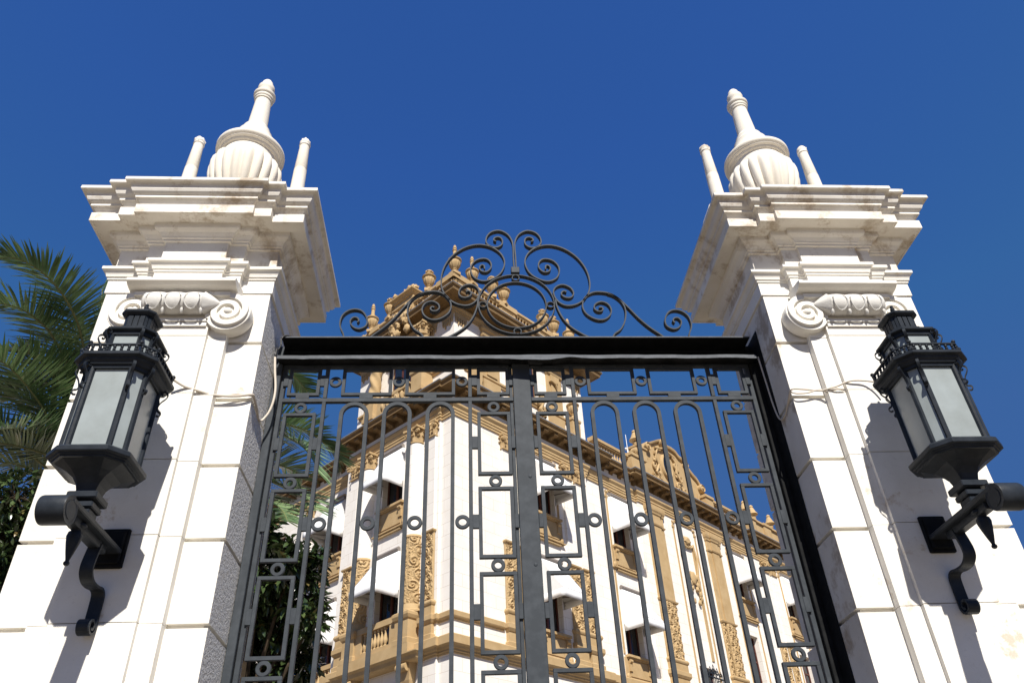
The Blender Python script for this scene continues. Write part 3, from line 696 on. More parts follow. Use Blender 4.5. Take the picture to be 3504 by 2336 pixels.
# capitals, carved panels, pilasters and columns
def capital(F, c, z0, z1, w, d, o, round_=False, doff=0.0):
    b = fb(F, doff); h = z1-z0
    if round_: b.lathe([(w*.44, z0), (w*.50, z0+.02), (w*.50, z0+.06), (w*.42, z0+.08), (w*.42, z0+h*.5), (w*.5, z0+h*.8), (w*.52, z1-.1)], (c, o, 0), 24)
    else: b.loft([[(c-k*w, o-.02, z), (c-k*w, o+d*q, z), (c+k*w, o+d*q, z), (c+k*w, o-.02, z)] for k, q, z in ((.54, 1.3, z0), (.54, 1.3, z0+.05), (.46, .8, z0+.06), (.46, .8, z0+h*.5), (.52, 1.2, z1-.1))], True, True, False)
    def leafb(x, y, nx, ny, zb, hh, ww):
        tx, ty = -ny, nx
        pts = [(0, 0), (.03, hh*.4), (.035, hh*.7), (.075, hh*.92), (.12, hh*.95), (.13, hh*.82)]
        rg = []
        for i, (r, z) in enumerate(pts):
            k = (1, 1.1, 1.05, .9, .7, .3)[i]*ww/2
            rg.append([(x+nx*(r+e)+tx*q, y+ny*(r+e)+ty*q, zb+z) for q, e in ((-k, -.02), (-k*.5, .012), (0, .03), (k*.5, .012), (k, -.02))])
        b.loft(rg, True, True, True)
    spots = []
    if round_:
        for j in range(10): a = 2*PI*j/10; spots.append((c+w*.42*math.cos(a), o+w*.42*math.sin(a), math.cos(a), math.sin(a), j))
    else:
        n = 3
        for j in range(n): spots.append((c+(j-1)*w*.34, o+d*.8, 0, 1, j))
        for sx in (-1, 1): spots.append((c+sx*w*.46, o+d*.3, sx, 0, 1))
    for (x, y, nx, ny, j) in spots:
        leafb(x, y, nx, ny, z0+.07, h*.36, w*.27)
        if j % 2 or round_: leafb(x-ny*w*.0, y, nx, ny, z0+.10+h*.2, h*.42, w*.22)
    for sx in (-1, 1):
        for q in ((1, -1) if round_ else (1,)):
            cx, cy = c+sx*w*.48, o+q*(w*.42 if round_ else d*1.15)
            b.lathe([(.02, -.04), (w*.13, -.045), (w*.13, .045), (.02, .04)], (cx, cy, z1-.19), 14, 'y'); b.ell((cx, cy+.05*q, z1-.19), .03, .03, .03, 8, 6)
            b.tube([(c+sx*w*.12, cy-.02, z0+h*.5), (c+sx*w*.25, cy, z1-.17), (cx, cy, z1-.12)], .028, 6)
    b.ell((c, o+(w*.55 if round_ else d*1.3), z1-.12), w*.12, .05, .07, 10, 8, lump=.3)
    k = w*.60; oo = o+(k if round_ else d*1.5); ob = o-(k if round_ else .02)
    b.loft([[(c-k, ob, z), (c-k, oo, z), (c-k*.5, oo-.05, z), (c+k*.5, oo-.05, z), (c+k, oo, z), (c+k, ob, z)] for z in (z1-.085, z1-.002)], True, True, False)
    return b
def relief(s, z, w, h, seed):
    # crowded running scrolls with leaf ribs
    pitch = w*.62; v = 0.0
    q = Vector((s*7, z*7, seed*3.7)); sw, zw = s+.035*noise.noise(q), z+.035*noise.noise(q+Vector((9, 0, 0)))
    k0 = int(zw/pitch)
    for k in (k0-1, k0, k0+1):
        sd = 1 if k % 2 else -1
        cx, cz = sd*w*.17, (k+.5)*pitch
        dx, dz = sw-cx, zw-cz; r = math.hypot(dx, dz); a = math.atan2(dz, dx*sd)
        R = pitch*.62
        if r < R: v = max(v, (.5+.5*math.cos(2*PI*(r/(R*.46)-a/(2*PI))))*(1-(r/R)**5))
    n = 1-2.4*abs(noise.noise(Vector((sw*13, zw*13, seed))))
    v = max(v, .5*max(0, n)**2)+.14*noise.noise(Vector((s*34, z*34, seed)))
    e = min(1, (w/2-abs(s))/.03) * min(1, max(0, z)/.04) * min(1, max(0, h-z)/.04)
    return v*max(0, e)
def carved(F, c, z0, z1, w, o, parent, round_=False, depth=.07, seed=0, doff=0.0, ns=34):
    b = fb(F, doff); h = z1-z0; nz = int(h/.02); rg = []
    for i in range(nz+1):
        z = h*i/nz; row = []
        if round_:
            n = 100
            for j in range(n):
                a = 2*PI*j/n; u = ((a*w/2) % w)-w/2; r = w/2*.94+depth*relief(u, z, w, h, seed)
                row.append((c+r*math.sin(a), o+r*math.cos(a), z0+z))
        else:
            row.append((c-w/2, o-.06, z0+z))
            for j in range(ns+1):
                u = -w/2+w*j/ns; row.append((c+u, o+depth*relief(u, z, w, h, seed), z0+z))
            row.append((c+w/2, o-.06, z0+z))
        rg.append(row)
    b.loft(rg, True, True, True, closed=round_)
    return b.build('carved_panel', 'gold', parent)
def rectmould(b, c, w, o, d, prof):
    for (k0, z0), (k1, z1) in zip(prof, prof[1:]):
        b.loft([[(c-w/2-k, o-.03, z), (c-w/2-k, o+d+k, z), (c+w/2+k, o+d+k, z), (c+w/2+k, o-.03, z)] for k, z in ((k0, z0), (k1, z1))], True, True, False)
def pedestal(F, c, w, o, d=.14, doff=0.0, z0=8.9):
    b = fb(F, doff)
    rectmould(b, c, w, o, d, [(.05, z0), (.05, z0+.2), (.0, z0+.24), (.0, 9.44), (.03, 9.46), (.08, 9.55), (.08, 9.70), (.03, 9.73), (.01, 9.74), (.01, 10.02), (.04, 10.05), (.06, 10.10), (.06, 10.14), (.03, 10.2)])
    k = w*.3
    return b
def pilaster(F, c, w, o, seed=0, ped=True, doff=0.0, shaft='white', zc=16.3, lo=10.2, cap=True):
    b = fb(F, doff); b.box(c-w/2+.01, c+w/2-.01, o-.02, o+.10, 12.62, zc+.1); P = b.build('pilaster', shaft, B)
    if ped: pedestal(F, c, w+.04, o, doff=doff).build('pedestal', 'gold', P)
    carved(F, c, lo, 12.56, w, o+.08, P, seed=seed, doff=doff)
    b = fb(F, doff); rectmould(b, c, w, o, .12, [(.0, 12.54), (.04, 12.57), (.05, 12.62), (.0, 12.66)]); b.build('necking', 'gold', P)
    if cap: capital(F, c, zc, 16.95, w, .13, o, doff=doff).build('capital', 'gold', P)
    return P
for i, c in enumerate((2.66, 3.48, 6.19, 7.0, 22.65, 23.5)): pilaster(FR, c, .60, .1, seed=i)
for i, c in enumerate((1.0, 5.62)): pilaster(FL, c, .50, .1, seed=8+i)
pilaster(FL, 9.9, .5, WING, seed=12); pilaster(FL, 14.2, .5, WING, seed=13)
for c in (12.42, 17.38):                                            # broad ochre pilasters of the middle bay
    b = fb(FR); b.box(c-.62, c+.62, .1, .20, 12.64, 16.0); b.box(c-.30, c+.30, .19, .27, 12.645, 15.99); P = b.build('broad_pilaster', 'gold', B)
    for q, w in ((-.46, .3), (0, .56), (.46, .3)): carved(FR, c+q, 10.2, 12.56, w, .19+(.06 if q == 0 else 0), P, seed=20+q, ns=16)
    b = fb(FR); rectmould(b, c, 1.24, .1, .14, [(.0, 12.54), (.04, 12.57), (.06, 12.63), (.0, 12.67)]); b.build('necking', 'gold', P)
    b = fb(FR); rectmould(b, c, 1.24, .1, .12, [(0, 15.98), (.03, 16.0), (.05, 16.06), (0, 16.10), (.0, 16.5), (.04, 16.55), (.05, 16.62), (.09, 16.70), (.11, 16.80), (.11, 16.93)])
    rectmould(b, c, .62, .2, .08, [(0, 15.985), (.03, 16.005), (.05, 16.065), (0, 16.105), (.0, 16.505), (.04, 16.555), (.05, 16.625), (.09, 16.705), (.10, 16.80), (.10, 16.925)]); b.build('capital', 'gold', P)
    pedestal(FR, c, 1.26, .12).build('pedestal', 'gold', P)
CO = .16
for i, c in enumerate((1.83, 4.68)):                                # engaged columns of the loggia
    b = fb(FL); b.lathe([(.325, 12.66), (.32, 13.5), (.295, 16.3)], (c, CO, 0), 32); P = b.build('column', 'white', B)
    carved(FL, c, 10.26, 12.58, .66, CO, P, True, seed=30+i)
    b = fb(FL); b.lathe([(.33, 12.56), (.35, 12.58), (.35, 12.64), (.325, 12.67)], (c, CO, 0), 32); b.build('necking', 'gold', P)
    b = fb(FL); b.lathe([(.40, 10.0), (.40, 10.06), (.37, 10.09), (.37, 10.12), (.35, 10.16), (.355, 10.2), (.33, 10.24), (.33, 10.27)], (c, CO, 0), 32); b.build('column_base', 'gold', P)
    b = fb(FL); rectmould(b, c, .66, .1, .46, [(.06, 8.94), (.06, 9.12), (0, 9.16), (0, 9.72), (.04, 9.76), (.08, 9.86), (.08, 9.95), (.02, 10.0)]); b.build('pedestal', 'gold', P)
    capital(FL, c, 16.28, 16.95, .66, .3, CO, True).build('capital', 'gold', P)
    b = fb(FL); rectmould(b, c, .40, .1, .2, [(0, 7.75), (.05, 7.9), (.1, 8.2), (.12, 8.42)]); b.lathe([(.05, -.24), (.13, -.24), (.13, .24), (.05, .24)], (c, .42, 8.28), 14, 'x'); b.build('corbel', 'gold', P)
# balconies with turned balusters
def baluster_mesh(h, r, name='baluster', mat='gold'):
    b = MB(); k = h
    b.lathe([(r*.8, 0), (r*.8, .06*k), (r*.45, .09*k), (r*.6, .14*k), (r*1.0, .28*k), (r*.95, .36*k), (r*.55, .58*k), (r*.38, .74*k), (r*.55, .80*k), (r*.42, .85*k), (r*.8, .92*k), (r*.8, k)], n=12)
    me = b.build(name, mat, B).data; bpy.data.objects.remove(bpy.data.objects[name]); return me
def balusters(me, F, s0, s1, n, o, z, parent):
    for i in range(n):
        ob = bpy.data.objects.new('baluster', me); C.objects.link(ob); ob.parent = parent
        ob.location = F(Vector((s0+(s1-s0)*(i+.5)/n, o, z)))
bal_me = baluster_mesh(.62, .085)
b = fb(FL); b.box(1.4, 5.1, .1, .62, 8.66, 8.96); rectmould(b, 3.26, 4.2, .1, .35, [(0, 8.40), (.06, 8.44), (.10, 8.55), (.18, 8.62), (.18, 8.655)]); b.box(2.2, 4.32, .30, .52, 9.78, 9.98); b.box(2.2, 4.32, .30, .50, 8.95, 9.14); b.box(2.16, 2.5, .32, .50, 9.14, 9.78); b.box(4.0, 4.34, .32, .5, 9.14, 9.78)
Q = b.build('balcony', 'gold', B); balusters(bal_me, FL, 2.52, 3.98, 8, .41, 9.15, Q)
b = fb(FL, WING); b.box(6.3, 9.5, 0, .5, 8.5, 8.7); b.box(6.3, 9.5, .28, .46, 9.36, 9.52); b.box(6.3, 9.5, .28, .46, 8.68, 8.75); b.box(6.3, 6.7, .29, .45, 8.75, 9.36); b.box(8.9, 9.5, .29, .45, 8.75, 9.36)
Q = b.build('balcony', 'gold', B); balusters(bal_me, FL, 6.75, 8.85, 10, WING+.37, 8.745, Q)
# window trim: aprons, sills, consoles, side strips
def apron(F, c, z, o, w=1.76, h=.95, doff=0.0):
    b = fb(F, doff)
    b.box(c-w/2, c+w/2, o-.02, o+.05, z-h, z-.08); b.box(c-w/2+.25, c+w/2-.25, o+.04, o+.075, z-h+.12, z-.2)
    b.box(c-.78, c+.78, o-.1, o+.19, z-.09, z); b.box(c-.72, c+.72, o-.02, o+.12, z-.15, z-.088)
    for (k, d, zz) in ((.0, .08, z-h-.04), (.06, .14, z-h+.0), (-.2, .11, z-h-.10)): b.box(c-w/2-k, c+w/2+k, o-.02, o+d, zz-.035, zz+.0)
    for sx in (-1, 1):
        b.lathe([(.03, -.08), (.075, -.08), (.075, .08), (.03, .08)], (c+sx*.62, o+.11, z-.24), 12, 'x'); b.box(c+sx*.62-.075, c+sx*.62+.075, o+.0, o+.12, z-.6, z-.2); b.ell((c+sx*.80, o+.06, z-h+.1), .09, .06, .12, 10, 8)
    return b.build('window_apron', 'gold', B)
for c, o in ((4.78, .1), (9.85, 0), (19.85, 0), (25.05, .1)): apron(FR, c, 14.3, o)
apron(FR, 4.78, 9.86, .1, h=.9); apron(FR, 9.85, 9.86, 0, h=.9); apron(FL, 3.26, 14.33, .1); apron(FL, 7.95, 13.98, 0, doff=WING); apron(FL, 7.95, 9.28, 0, h=.4, doff=WING)
def strips(F, c, hw, z0, z1, o, doff=0.0, head=True):
    b = fb(F, doff)
    for sx in (-1, 1):
        x0, x1 = sorted((c+sx*hw, c+sx*(hw-.09))); b.box(x0, x1, o-.02, o+.035, z0, z1); b.box(x0+.03, x1-.03, o+.034, o+.05, z0, z1)
        x0, x1 = sorted((c+sx*(hw+.05), c+sx*(hw-.14))); b.box(x0, x1, o-.02, o+.055, z1-.35, z1-.26)
    if head:
        b.box(c-hw+.2, c+hw-.2, o-.02, o+.06, z1-.02, z1+.05); b.box(c-hw, c-hw+.2, o-.02, o+.06, z1-.12, z1-.04); b.box(c+hw-.2, c+hw, o-.02, o+.06, z1-.12, z1-.04); b.box(c-hw+.3, c+hw-.3, o-.02, o+.09, z1+.05, z1+.10)
    return b.build('window_surround', 'gold', B)
strips(FR, 9.85, .87, 9.9, 16.82, 0); strips(FR, 14.9, .96, 8.97, 16.8, .12); strips(FR, 19.85, .9, 8.97, 16.82, 0); strips(FR, 25.05, .87, 9.9, 16.82, .1)
strips(FR, 4.78, .80, 14.4, 16.82, .1); strips(FL, 7.95, .85, 9.3, 16.5, 0, WING)
# cartouche and grille of the middle bay
b = fb(FR); b.box(15.35, 15.55, .10, .16, 10.6, 15.6); b.box(14.3, 14.42, .1, .15, 10.6, 13.4)
for sx in (-1, 1):
    pts = [(14.9+sx*(.52*math.exp(-.11*i)*math.cos(i*.55)), .2, 15.9-.3*math.exp(-.1*i)*math.sin(i*.55)) for i in range(18)]; b.tube(pts, .05, 7, taper=.5)
    b.tube([(14.9+sx*.5, .18, 15.9), (14.9+sx*.62, .2, 15.2), (14.9+sx*.5, .2, 14.5), (14.9+sx*.38, .22, 14.1), (14.9+sx*.5, .2, 13.7), (14.9+sx*.32, .2, 13.3)], .065, 7, taper=.7)
    for k in range(7): b.ell((14.9+sx*(.32+.12*math.sin(k*1.7)), .2, 14.3-k*.2), .11, .07, .13, 10, 7, lump=.5, seed=k)
b.ell((14.9, .2, 14.2), .2, .1, .3, 14, 10, lump=.4); b.ell((14.9, .2, 16.0), .3, .1, .2, 14, 10, lump=.5, seed=2)
b.build('cartouche', 'gold', B)
b = fb(FR)
for i in range(11): x = 14.25+.13*i; b.box(x-.012, x+.012, .36, .384, 7.2, 9.85)
for z in (7.3, 8.6, 9.25, 9.8): b.box(14.2, 15.6, .345, .40, z-.02, z+.02)
for x in (14.22, 15.58): b.box(x-.015, x+.015, .1, .38, 9.78, 9.81); b.box(x-.015, x+.015, .1, .38, 8.6, 8.63)
for i in range(5):
    cx = 14.9+(i-2)*.27; hz = .42-.09*abs(i-2)
    for sx in (-1, 1): b.tube([(cx+sx*.12*math.exp(-.14*k)*math.cos(k*.6), .37, 9.82+hz*.5+hz*.5*math.exp(-.14*k)*math.sin(k*.6)*(1 if k else 0)) for k in range(12)], .016, 6)
    b.tube([(cx-.12, .37, 9.8), (cx-.1, .37, 9.8+hz*.8), (cx, .37, 9.82+hz*1.25), (cx+.1, .37, 9.8+hz*.8), (cx+.12, .37, 9.8)], .014, 6)
for i in range(10): b.annulus((14.31+.13*i, .36, 9.52), .055, .038, .0, .02, 14)
b.build('window_grille', 'lamp_iron', B)

# parapet of the right wing with balustrade, pediment and urns
def urn_squat(name, mat='gold'):
    b = MB(); b.box(-.17, .17, -.17, .17, -.05, .10); b.lathe([(.15, .09), (.16, .12), (.10, .16), (.08, .22), (.11, .25), (.10, .28), (.17, .36), (.235, .52), (.25, .64), (.23, .70), (.24, .72), (.30, .745), (.31, .78), (.27, .81), (.16, .86), (.11, .92), (.13, .95)], n=40, mod=lambda t, r, h: 1+.05*math.cos(t*12) if .3 < h < .66 else 1)
    for i in range(16): a = i*2.4; r = .13*math.sqrt((i+.5)/16); b.ell((r*math.cos(a), r*math.sin(a), 1.05+.09*(1-(r/.13)**2)), .065, .065, .06, 8, 6, lump=.5, seed=i)
    b.ell((0, 0, .99), .14, .14, .08, 12, 8); me = b.build(name, mat, B).data; bpy.data.objects.remove(bpy.data.objects[name]); return me
def urn_tall(name, mat='gold'):
    b = MB(); b.box(-.18, .18, -.18, .18, -.05, .08); b.lathe([(.16, .07), (.17, .11), (.11, .15), (.09, .20), (.12, .23), (.11, .26), (.18, .34), (.245, .50), (.255, .60), (.235, .68), (.24, .70), (.295, .725), (.30, .76), (.25, .80), (.16, .87), (.13, .93), (.14, .95), (.10, .99), (.085, 1.02), (.075, 1.30), (.10, 1.32), (.105, 1.35), (.075, 1.38), (.07, 1.42), (.09, 1.44), (.09, 1.48), (.06, 1.51), (.065, 1.58), (.04, 1.63), (.01, 1.65)], n=40, mod=lambda t, r, h: 1+.05*math.cos(t*12) if .3 < h < .62 else 1)
    me = b.build(name, mat, B).data; bpy.data.objects.remove(bpy.data.objects[name]); return me
sq_me, tl_me = urn_squat('urn'), urn_tall('urn')
def urn_at(me, x, y, z, k=1.0):
    o = bpy.data.objects.new('urn', me); C.objects.link(o); o.parent = B; o.location = (x, y, z); o.scale = (k, k, k); o.rotation_euler = (0, 0, rnd.uniform(0, 6))
bal2 = baluster_mesh(.56, .075)
b = fb(FR); OP = .28
def rail_run(a, e, n):
    b = fb(FR); b.box(a, e, OP-.16, OP+.12, 18.05, 18.20); b.box(a, e, OP-.14, OP+.12, 18.775, 18.84); b.box(a, e, OP-.17, OP+.16, 18.835, 18.97)
    q = b.build('balustrade', 'gold', B); balusters(bal2, FR, a+.05, e-.05, n, OP, 18.20, q)
rail_run(8.0, 10.62, 13); rail_run(17.75, 21.2, 16)
def die(a, e, zt=19.0, o=OP):
    b = fb(FR); b.box(a, e, o-.30, o+.22, 18.0, zt-.14); b.box(a-.05, e+.05, o-.34, o+.28, zt-.14, zt); b.box(a+.12, e-.12, o+.21, o+.235, 18.3, zt-.25); return b.build('parapet_pier', 'gold', B)
die(10.62, 11.75, 19.05, .36); die(17.05, 17.75); die(21.2, 22.0, 19.1, .36); die(22.9, 23.7, 19.1, .36); die(24.9, 25.6, 19.1, .36)
b = fb(FR); b.box(22.0, 42, .0, .5, 18.0, 18.95); b.box(22.0, 42, -.05, .6, 18.952, 19.06); b.build('parapet_wall', 'gold', B)
b = MB(); b.lathe([(.22, 0), (.22, .05), (.13, .09), (.10, .14), (.15, .22), (.165, .30), (.12, .37), (.11, .41), (.29, .46), (.32, .49), (.31, .53), (.22, .66), (.15, .84), (.10, .94), (.125, .98), (.11, 1.05), (.03, 1.12)], n=32)
cu_me = b.build('urn', 'gold', B).data; bpy.data.objects.remove(next(o for o in B.children if o.data == cu_me))
b = fb(FR); b.box(11.32, 12.05, -.05, .52, 19.05, 19.66); b.box(11.27, 12.1, -.1, .58, 19.655, 19.75)
for k in range(3): b.lathe([(.03, -.1), (.2-.05*k, -.1), (.2-.05*k, .12+.03*k), (.03, .13+.03*k)], (11.2, .45, 19.32), 20, 'y')
b.build('urn_block', 'gold', B); urn_at(cu_me, 11.69, -.24, 19.75, .92); urn_at(cu_me, 16.0, .3, 19.9, .92)
for u in (21.6, 22.45, 24.4): urn_at(cu_me, u, -.3, 19.1, .92)
ol = [(12.4, 18.03), (12.4, 20.15), (12.6, 20.42), (12.95, 20.58), (13.39, 20.82), (13.75, 21.02), (14.05, 21.15), (14.33, 21.17), (14.5, 21.02), (14.92, 21.04), (15.34, 20.98), (15.62, 20.80), (16.0, 20.72), (16.25, 20.46), (16.71, 20.14), (17.02, 20.0), (17.23, 19.8), (17.44, 19.57), (17.58, 19.2), (17.6, 18.03)]
b = fb(FR); b.loft([[(x, o, z) for x, z in ol] for o in (-.25, .10)], True, True, False)
ed = crom([(x, z, 0) for x, z in ol[1:19]], 4)
b.loft([[(p.x, o, p.y+dz) for o, dz in ((-.2, -.10), (.20, -.10), (.24, -.02), (.24, .03), (-.2, .03))] for p in ed], True, True, True)
for cx, cz, R in ((14.2, 21.0, .24), (12.72, 20.28, .22), (17.35, 19.5, .22), (16.15, 20.45, .16)):
    b.lathe([(.04, -.2), (R, -.2), (R, .30), (R*.85, .33), (R*.8, .29), (R*.35, .29), (R*.3, .34), (.03, .35)], (cx, 0, cz), 22, 'y')
for x in (17.0, 17.4): b.box(x-.12, x+.12, .09, .18, 18.0, 19.1)
PD = b.build('pediment', 'gold', B)
b = fb(FR); rg = []
N = 40
for k in range(N+1):
    t = 2*PI*k/N; x, z = math.cos(t), math.sin(t)
    rg.append([(14.35+x*(.34+a), o, 19.74+z*(.58+a)) for a, o in ((0, .09), (0, .2), (.04, .24), (.09, .22), (.12, .16), (.12, .09))])
b.loft(rg, False, False, True)
r2 = random.Random(4)
for sx in (-1, 1):
    for (x, z, R, tw) in ((.86, 1.95, .26, 1), (1.05, 1.35, .24, -1), (.85, .85, .28, 1), (.5, .55, .2, -1), (1.3, .75, .15, 1)):
        pts = [(14.35+sx*(x+R*math.exp(-.13*i)*math.cos(tw*i*.55+1)), .16, 18.03+z+R*math.exp(-.13*i)*math.sin(tw*i*.55+1)) for i in range(18)]
        b.tube(pts, .07, 7, taper=.55)
    b.tube([(14.35+sx*.62, .14, 20.5), (14.35+sx*.9, .18, 20.2), (14.35+sx*.75, .2, 19.6), (14.35+sx*1.1, .2, 19.1), (14.35+sx*.8, .18, 18.8), (14.35+sx*.35, .15, 18.65)], .085, 7, taper=.6)
    for k in range(10): b.ell((14.35+sx*(.66+.4*r2.random()), .15, 18.5+1.6*r2.random()), .09, .07, .12, 10, 7, lump=.6, seed=k)
b.tube([(13.5, .14, 20.55), (13.9, .2, 20.6), (14.3, .22, 20.75), (14.7, .2, 20.6), (15.2, .14, 20.55)], .06, 7)
b.build('scroll_relief', 'gold', PD)
b = fb(FR); b.loft([[(14.35+.35*math.cos(t), o, 19.74+.59*math.sin(t)) for t in [2*PI*k/32 for k in range(32)]] for o in (.104, .118)], True, True, False); b.build('oval_window', 'pane', PD)

# corner tower
TB = [(0, 0), (8.02, 0), (8.02, 6.1), (0, 6.1)]
b = MB(); b.molding(TB, [(0, 17.95), (0, 22.3)], cap=False); TW = b.build('tower', 'white', B)
def tband(name, prof, mat, parent=TW):
    b = MB(); b.molding(TB, prof, cap=False); return b.build(name, mat, parent)
tband('tower_architrave', [(-.02, 21.80), (.05, 21.80), (.05, 21.88), (.08, 21.89), (.08, 21.97), (.13, 22.02), (.15, 22.06), (.15, 22.10), (-.02, 22.13)], 'gold')
tband('tower_cornice', [(-.02, 22.18), (.06, 22.18), (.10, 22.24), (.2, 22.26), (.24, 22.29), (.66, 22.30), (.68, 22.27), (.72, 22.27), (.73, 22.38), (.78, 22.44), (.80, 22.47), (.80, 22.52), (-.02, 22.6)], 'gold_shaded')
tband('gutter_edge', [(.785, 22.522), (.815, 22.52), (.815, 22.555), (.785, 22.56)], 'lead')
for F, a_, e_ in ((FR, .6, 7.35), (FL, .25, 5.85)):
    b = fb(F); rectmould(b, (a_+e_)/2, e_-a_, 0, .0, [(0, 19.2), (.06, 19.22), (.08, 19.30), (.12, 19.33), (.12, 19.42), (.04, 19.47), (0, 19.48)]); b.build('tower_base_moulding', 'gold', TW)
def fringe(F, c):
    b = fb(F); b.box(c-.33, c+.33, -.01, .05, 21.62, 21.8)
    for k, h in enumerate((.22, .36, .30, .42, .26)):
        x = c-.26+k*.13; b.lathe([(.02, 21.66), (.045, 21.62), (.05, 21.6-h*.5), (.03, 21.62-h), (.01, 21.6-h)], (x, .02, 0), 8)
    return b.build('hanging_ornament', 'gold', TW)
for c in (.36, 1.9, 6.1, 7.6): fringe(FR, c)
for c in (.36, 1.35, 4.75, 5.75): fringe(FL, c)
def tpil(F, c, w):
    b = fb(F); b.box(c-w/2, c+w/2, -.02, .14, 18.5, 19.22); b.box(c-w/2, c+w/2, -.02, .10, 19.45, 21.35); b.box(c-w*.3, c+w*.3, .09, .16, 19.46, 21.345); rectmould(b, c, w, 0, .12, [(0, 21.3), (.05, 21.36), (.07, 21.44), (.02, 21.5), (.02, 21.62), (.09, 21.7), (.1, 21.79)])
    b.box(c-w*.42, c+w*.1, .14, .26, 20.9, 21.0); b.tube([(c-w*.3, .2, 20.95), (c-w*.1, .24, 20.85), (c+w*.05, .2, 20.65)], .06, 7)
    return b.build('tower_pilaster', 'gold', TW)
for c in (2.0, 6.0): tpil(FR, c, .95)
def twisted(F, c):
    b = fb(F); o = .34; n = 28; rg = []
    for i in range(61):
        z = 19.75+1.5*i/60; rg.append([(c+(.23+.035*math.cos(3*(2*PI*j/n)+z*9))*math.cos(2*PI*j/n)*(1 if i < 60 else .98), o+(.23+.035*math.cos(3*(2*PI*j/n)+z*9))*math.sin(2*PI*j/n), z) for j in range(n)])
    b.loft(rg, True, True, True); b.lathe([(.31, 19.45), (.31, 19.55), (.27, 19.6), (.29, 19.66), (.25, 19.75)], (c, o, 0), 24); rectmould(b, c, .62, 0, .6, [(.04, 18.4), (.04, 18.6), (0, 18.64), (0, 19.26), (.05, 19.33), (.07, 19.44)])
    for k in range(10): a = k*.63; b.ell((c+.24*math.cos(a), o+.24*math.sin(a), 19.62+.1*(k % 2)), .06, .06, .09, 8, 6, lump=.4, seed=k)
    q = b.build('twisted_column', 'gold', TW); capital(F, c, 21.22, 21.8, .56, .3, o, True).build('capital', 'gold', q)
for c in (4.55, 1.52): twisted(FL, c)
def twin(F, c, w, z0, z1):
    b = fb(F); b.box(c-w/2-.1, c+w/2+.1, -.02, .05, z0-.06, z1+.12); f = b.build('window_surround', 'gold', TW)
    b = fb(F); b.box(c-w/2, c+w/2, .02, .075, z0, z1); q = b.build('window', 'redwood', TW)
    b = fb(F)
    for sx in (-1, 1): b.box(c+sx*w*.25-w*.19, c+sx*w*.25+w*.19, .07, .085, z0+.1, z1-.1)
    b.build('pane', 'pane', q)
twin(FL, 3.03, 1.15, 19.5, 21.55); twin(FR, 4.0, 1.2, 19.5, 21.5)
b = fb(FL); b.box(2.0, 4.1, 0, .5, 18.3, 18.55); b.box(2.1, 4.0, .32, .48, 19.1, 19.25)
for x in (2.1, 2.8, 3.5, 3.9): b.box(x, x+.25, .33, .47, 18.55, 19.1)
for k in range(6): b.ell((2.3+k*.3, .42, 18.85), .12, .09, .2, 10, 8, lump=.5, seed=k)
b.build('balconet', 'gold', TW)
for c in (1.0, 7.05):
    b = fb(FR); rectmould(b, c, .5, 0, .3, [(0, 18.5), (.02, 19.3), (.06, 19.36), (.06, 19.46)]); b.build('urn_stand', 'gold', TW)
for c in (1.0, 7.05): urn_at(sq_me, c, -.2, 19.48, .95)
for c in (3.1, 4.9):
    b = fb(FR); b.tube([(c, .1, 18.4), (c+.15, .2, 18.8), (c-.1, .2, 19.1), (c+.12, .2, 19.5), (c-.05, .15, 19.9)], .12, 8, taper=.5)
    for k in range(8): b.ell((c+.15*math.sin(k*2), .16, 18.4+k*.2), .13, .09, .12, 10, 8, lump=.6, seed=k+c)
    b.build('carved_bracket', 'gold', TW)
# tower parapet
OT = .35
TP = offs(TB, OT)
def tpar(name, prof):
    b = MB(); b.molding(TP, prof, cap=False); return b.build(name, 'gold', TW)
tpar('tower_parapet_base', [(-.3, 22.5), (.12, 22.5), (.12, 22.66), (.08, 22.70), (-.3, 22.71)])
RL = tpar('tower_parapet_rail', [(-.22, 23.24), (.06, 23.24), (.08, 23.30), (.12, 23.33), (.12, 23.43), (.09, 23.48), (-.22, 23.49)])
b = fb(FR); b.box(-.3, 8.3, OT-.24, OT-.2, 22.6, 23.3); b.build('parapet_back', 'gold', TW); b = fb(FL); b.box(-.1, 6.2, OT-.24, OT-.2, 22.6, 23.3); b.build('parapet_back', 'gold', TW)
def tdie(F, a, e, z1=23.24):
    b = fb(F); b.box(a, e, OT-.2, OT+.06, 22.7, z1); b.box(a-.05, e+.05, OT-.23, OT+.135, 23.232, 23.495); n = max(1, round((e-a)/.7))
    for k in range(n):
        w = (e-a)/n; x0 = a+k*w+.1; x1 = a+(k+1)*w-.1
        for r in ((x0, x1, 22.76, 22.79), (x0, x1, 23.15, 23.18), (x0, x0+.03, 22.79, 23.15), (x1-.03, x1, 22.79, 23.15)): b.box(r[0], r[1], OT+.05, OT+.085, r[2], r[3])
    return b.build('parapet_pier', 'gold', TW)
bal3 = baluster_mesh(.54, .07)
for a, e in ((-.41, .55), (2.3, 3.3), (4.75, 5.7), (7.45, 8.41)): tdie(FR, a, e)
for a, e in ((-.41, .55), (1.0, 1.6), (4.5, 5.1), (5.6, 6.5)): tdie(FL, a, e)
for F, a, e, n in ((FR, .55, 1.55, 5), (FR, 1.55, 2.3, 3), (FR, 3.3, 4.75, 7), (FR, 5.7, 7.45, 9), (FL, .55, 1.0, 2), (FL, 1.6, 2.2, 3), (FL, 3.9, 4.5, 3), (FL, 5.1, 5.6, 2)): balusters(bal3, F, a+.04, e-.04, n, OT, 22.70, RL)
for u, m in ((-.3, tl_me), (.72, tl_me), (1.9, sq_me), (2.65, sq_me), (5.25, sq_me), (6.0, sq_me), (7.1, tl_me)): urn_at(m, u, -.35, 23.48)
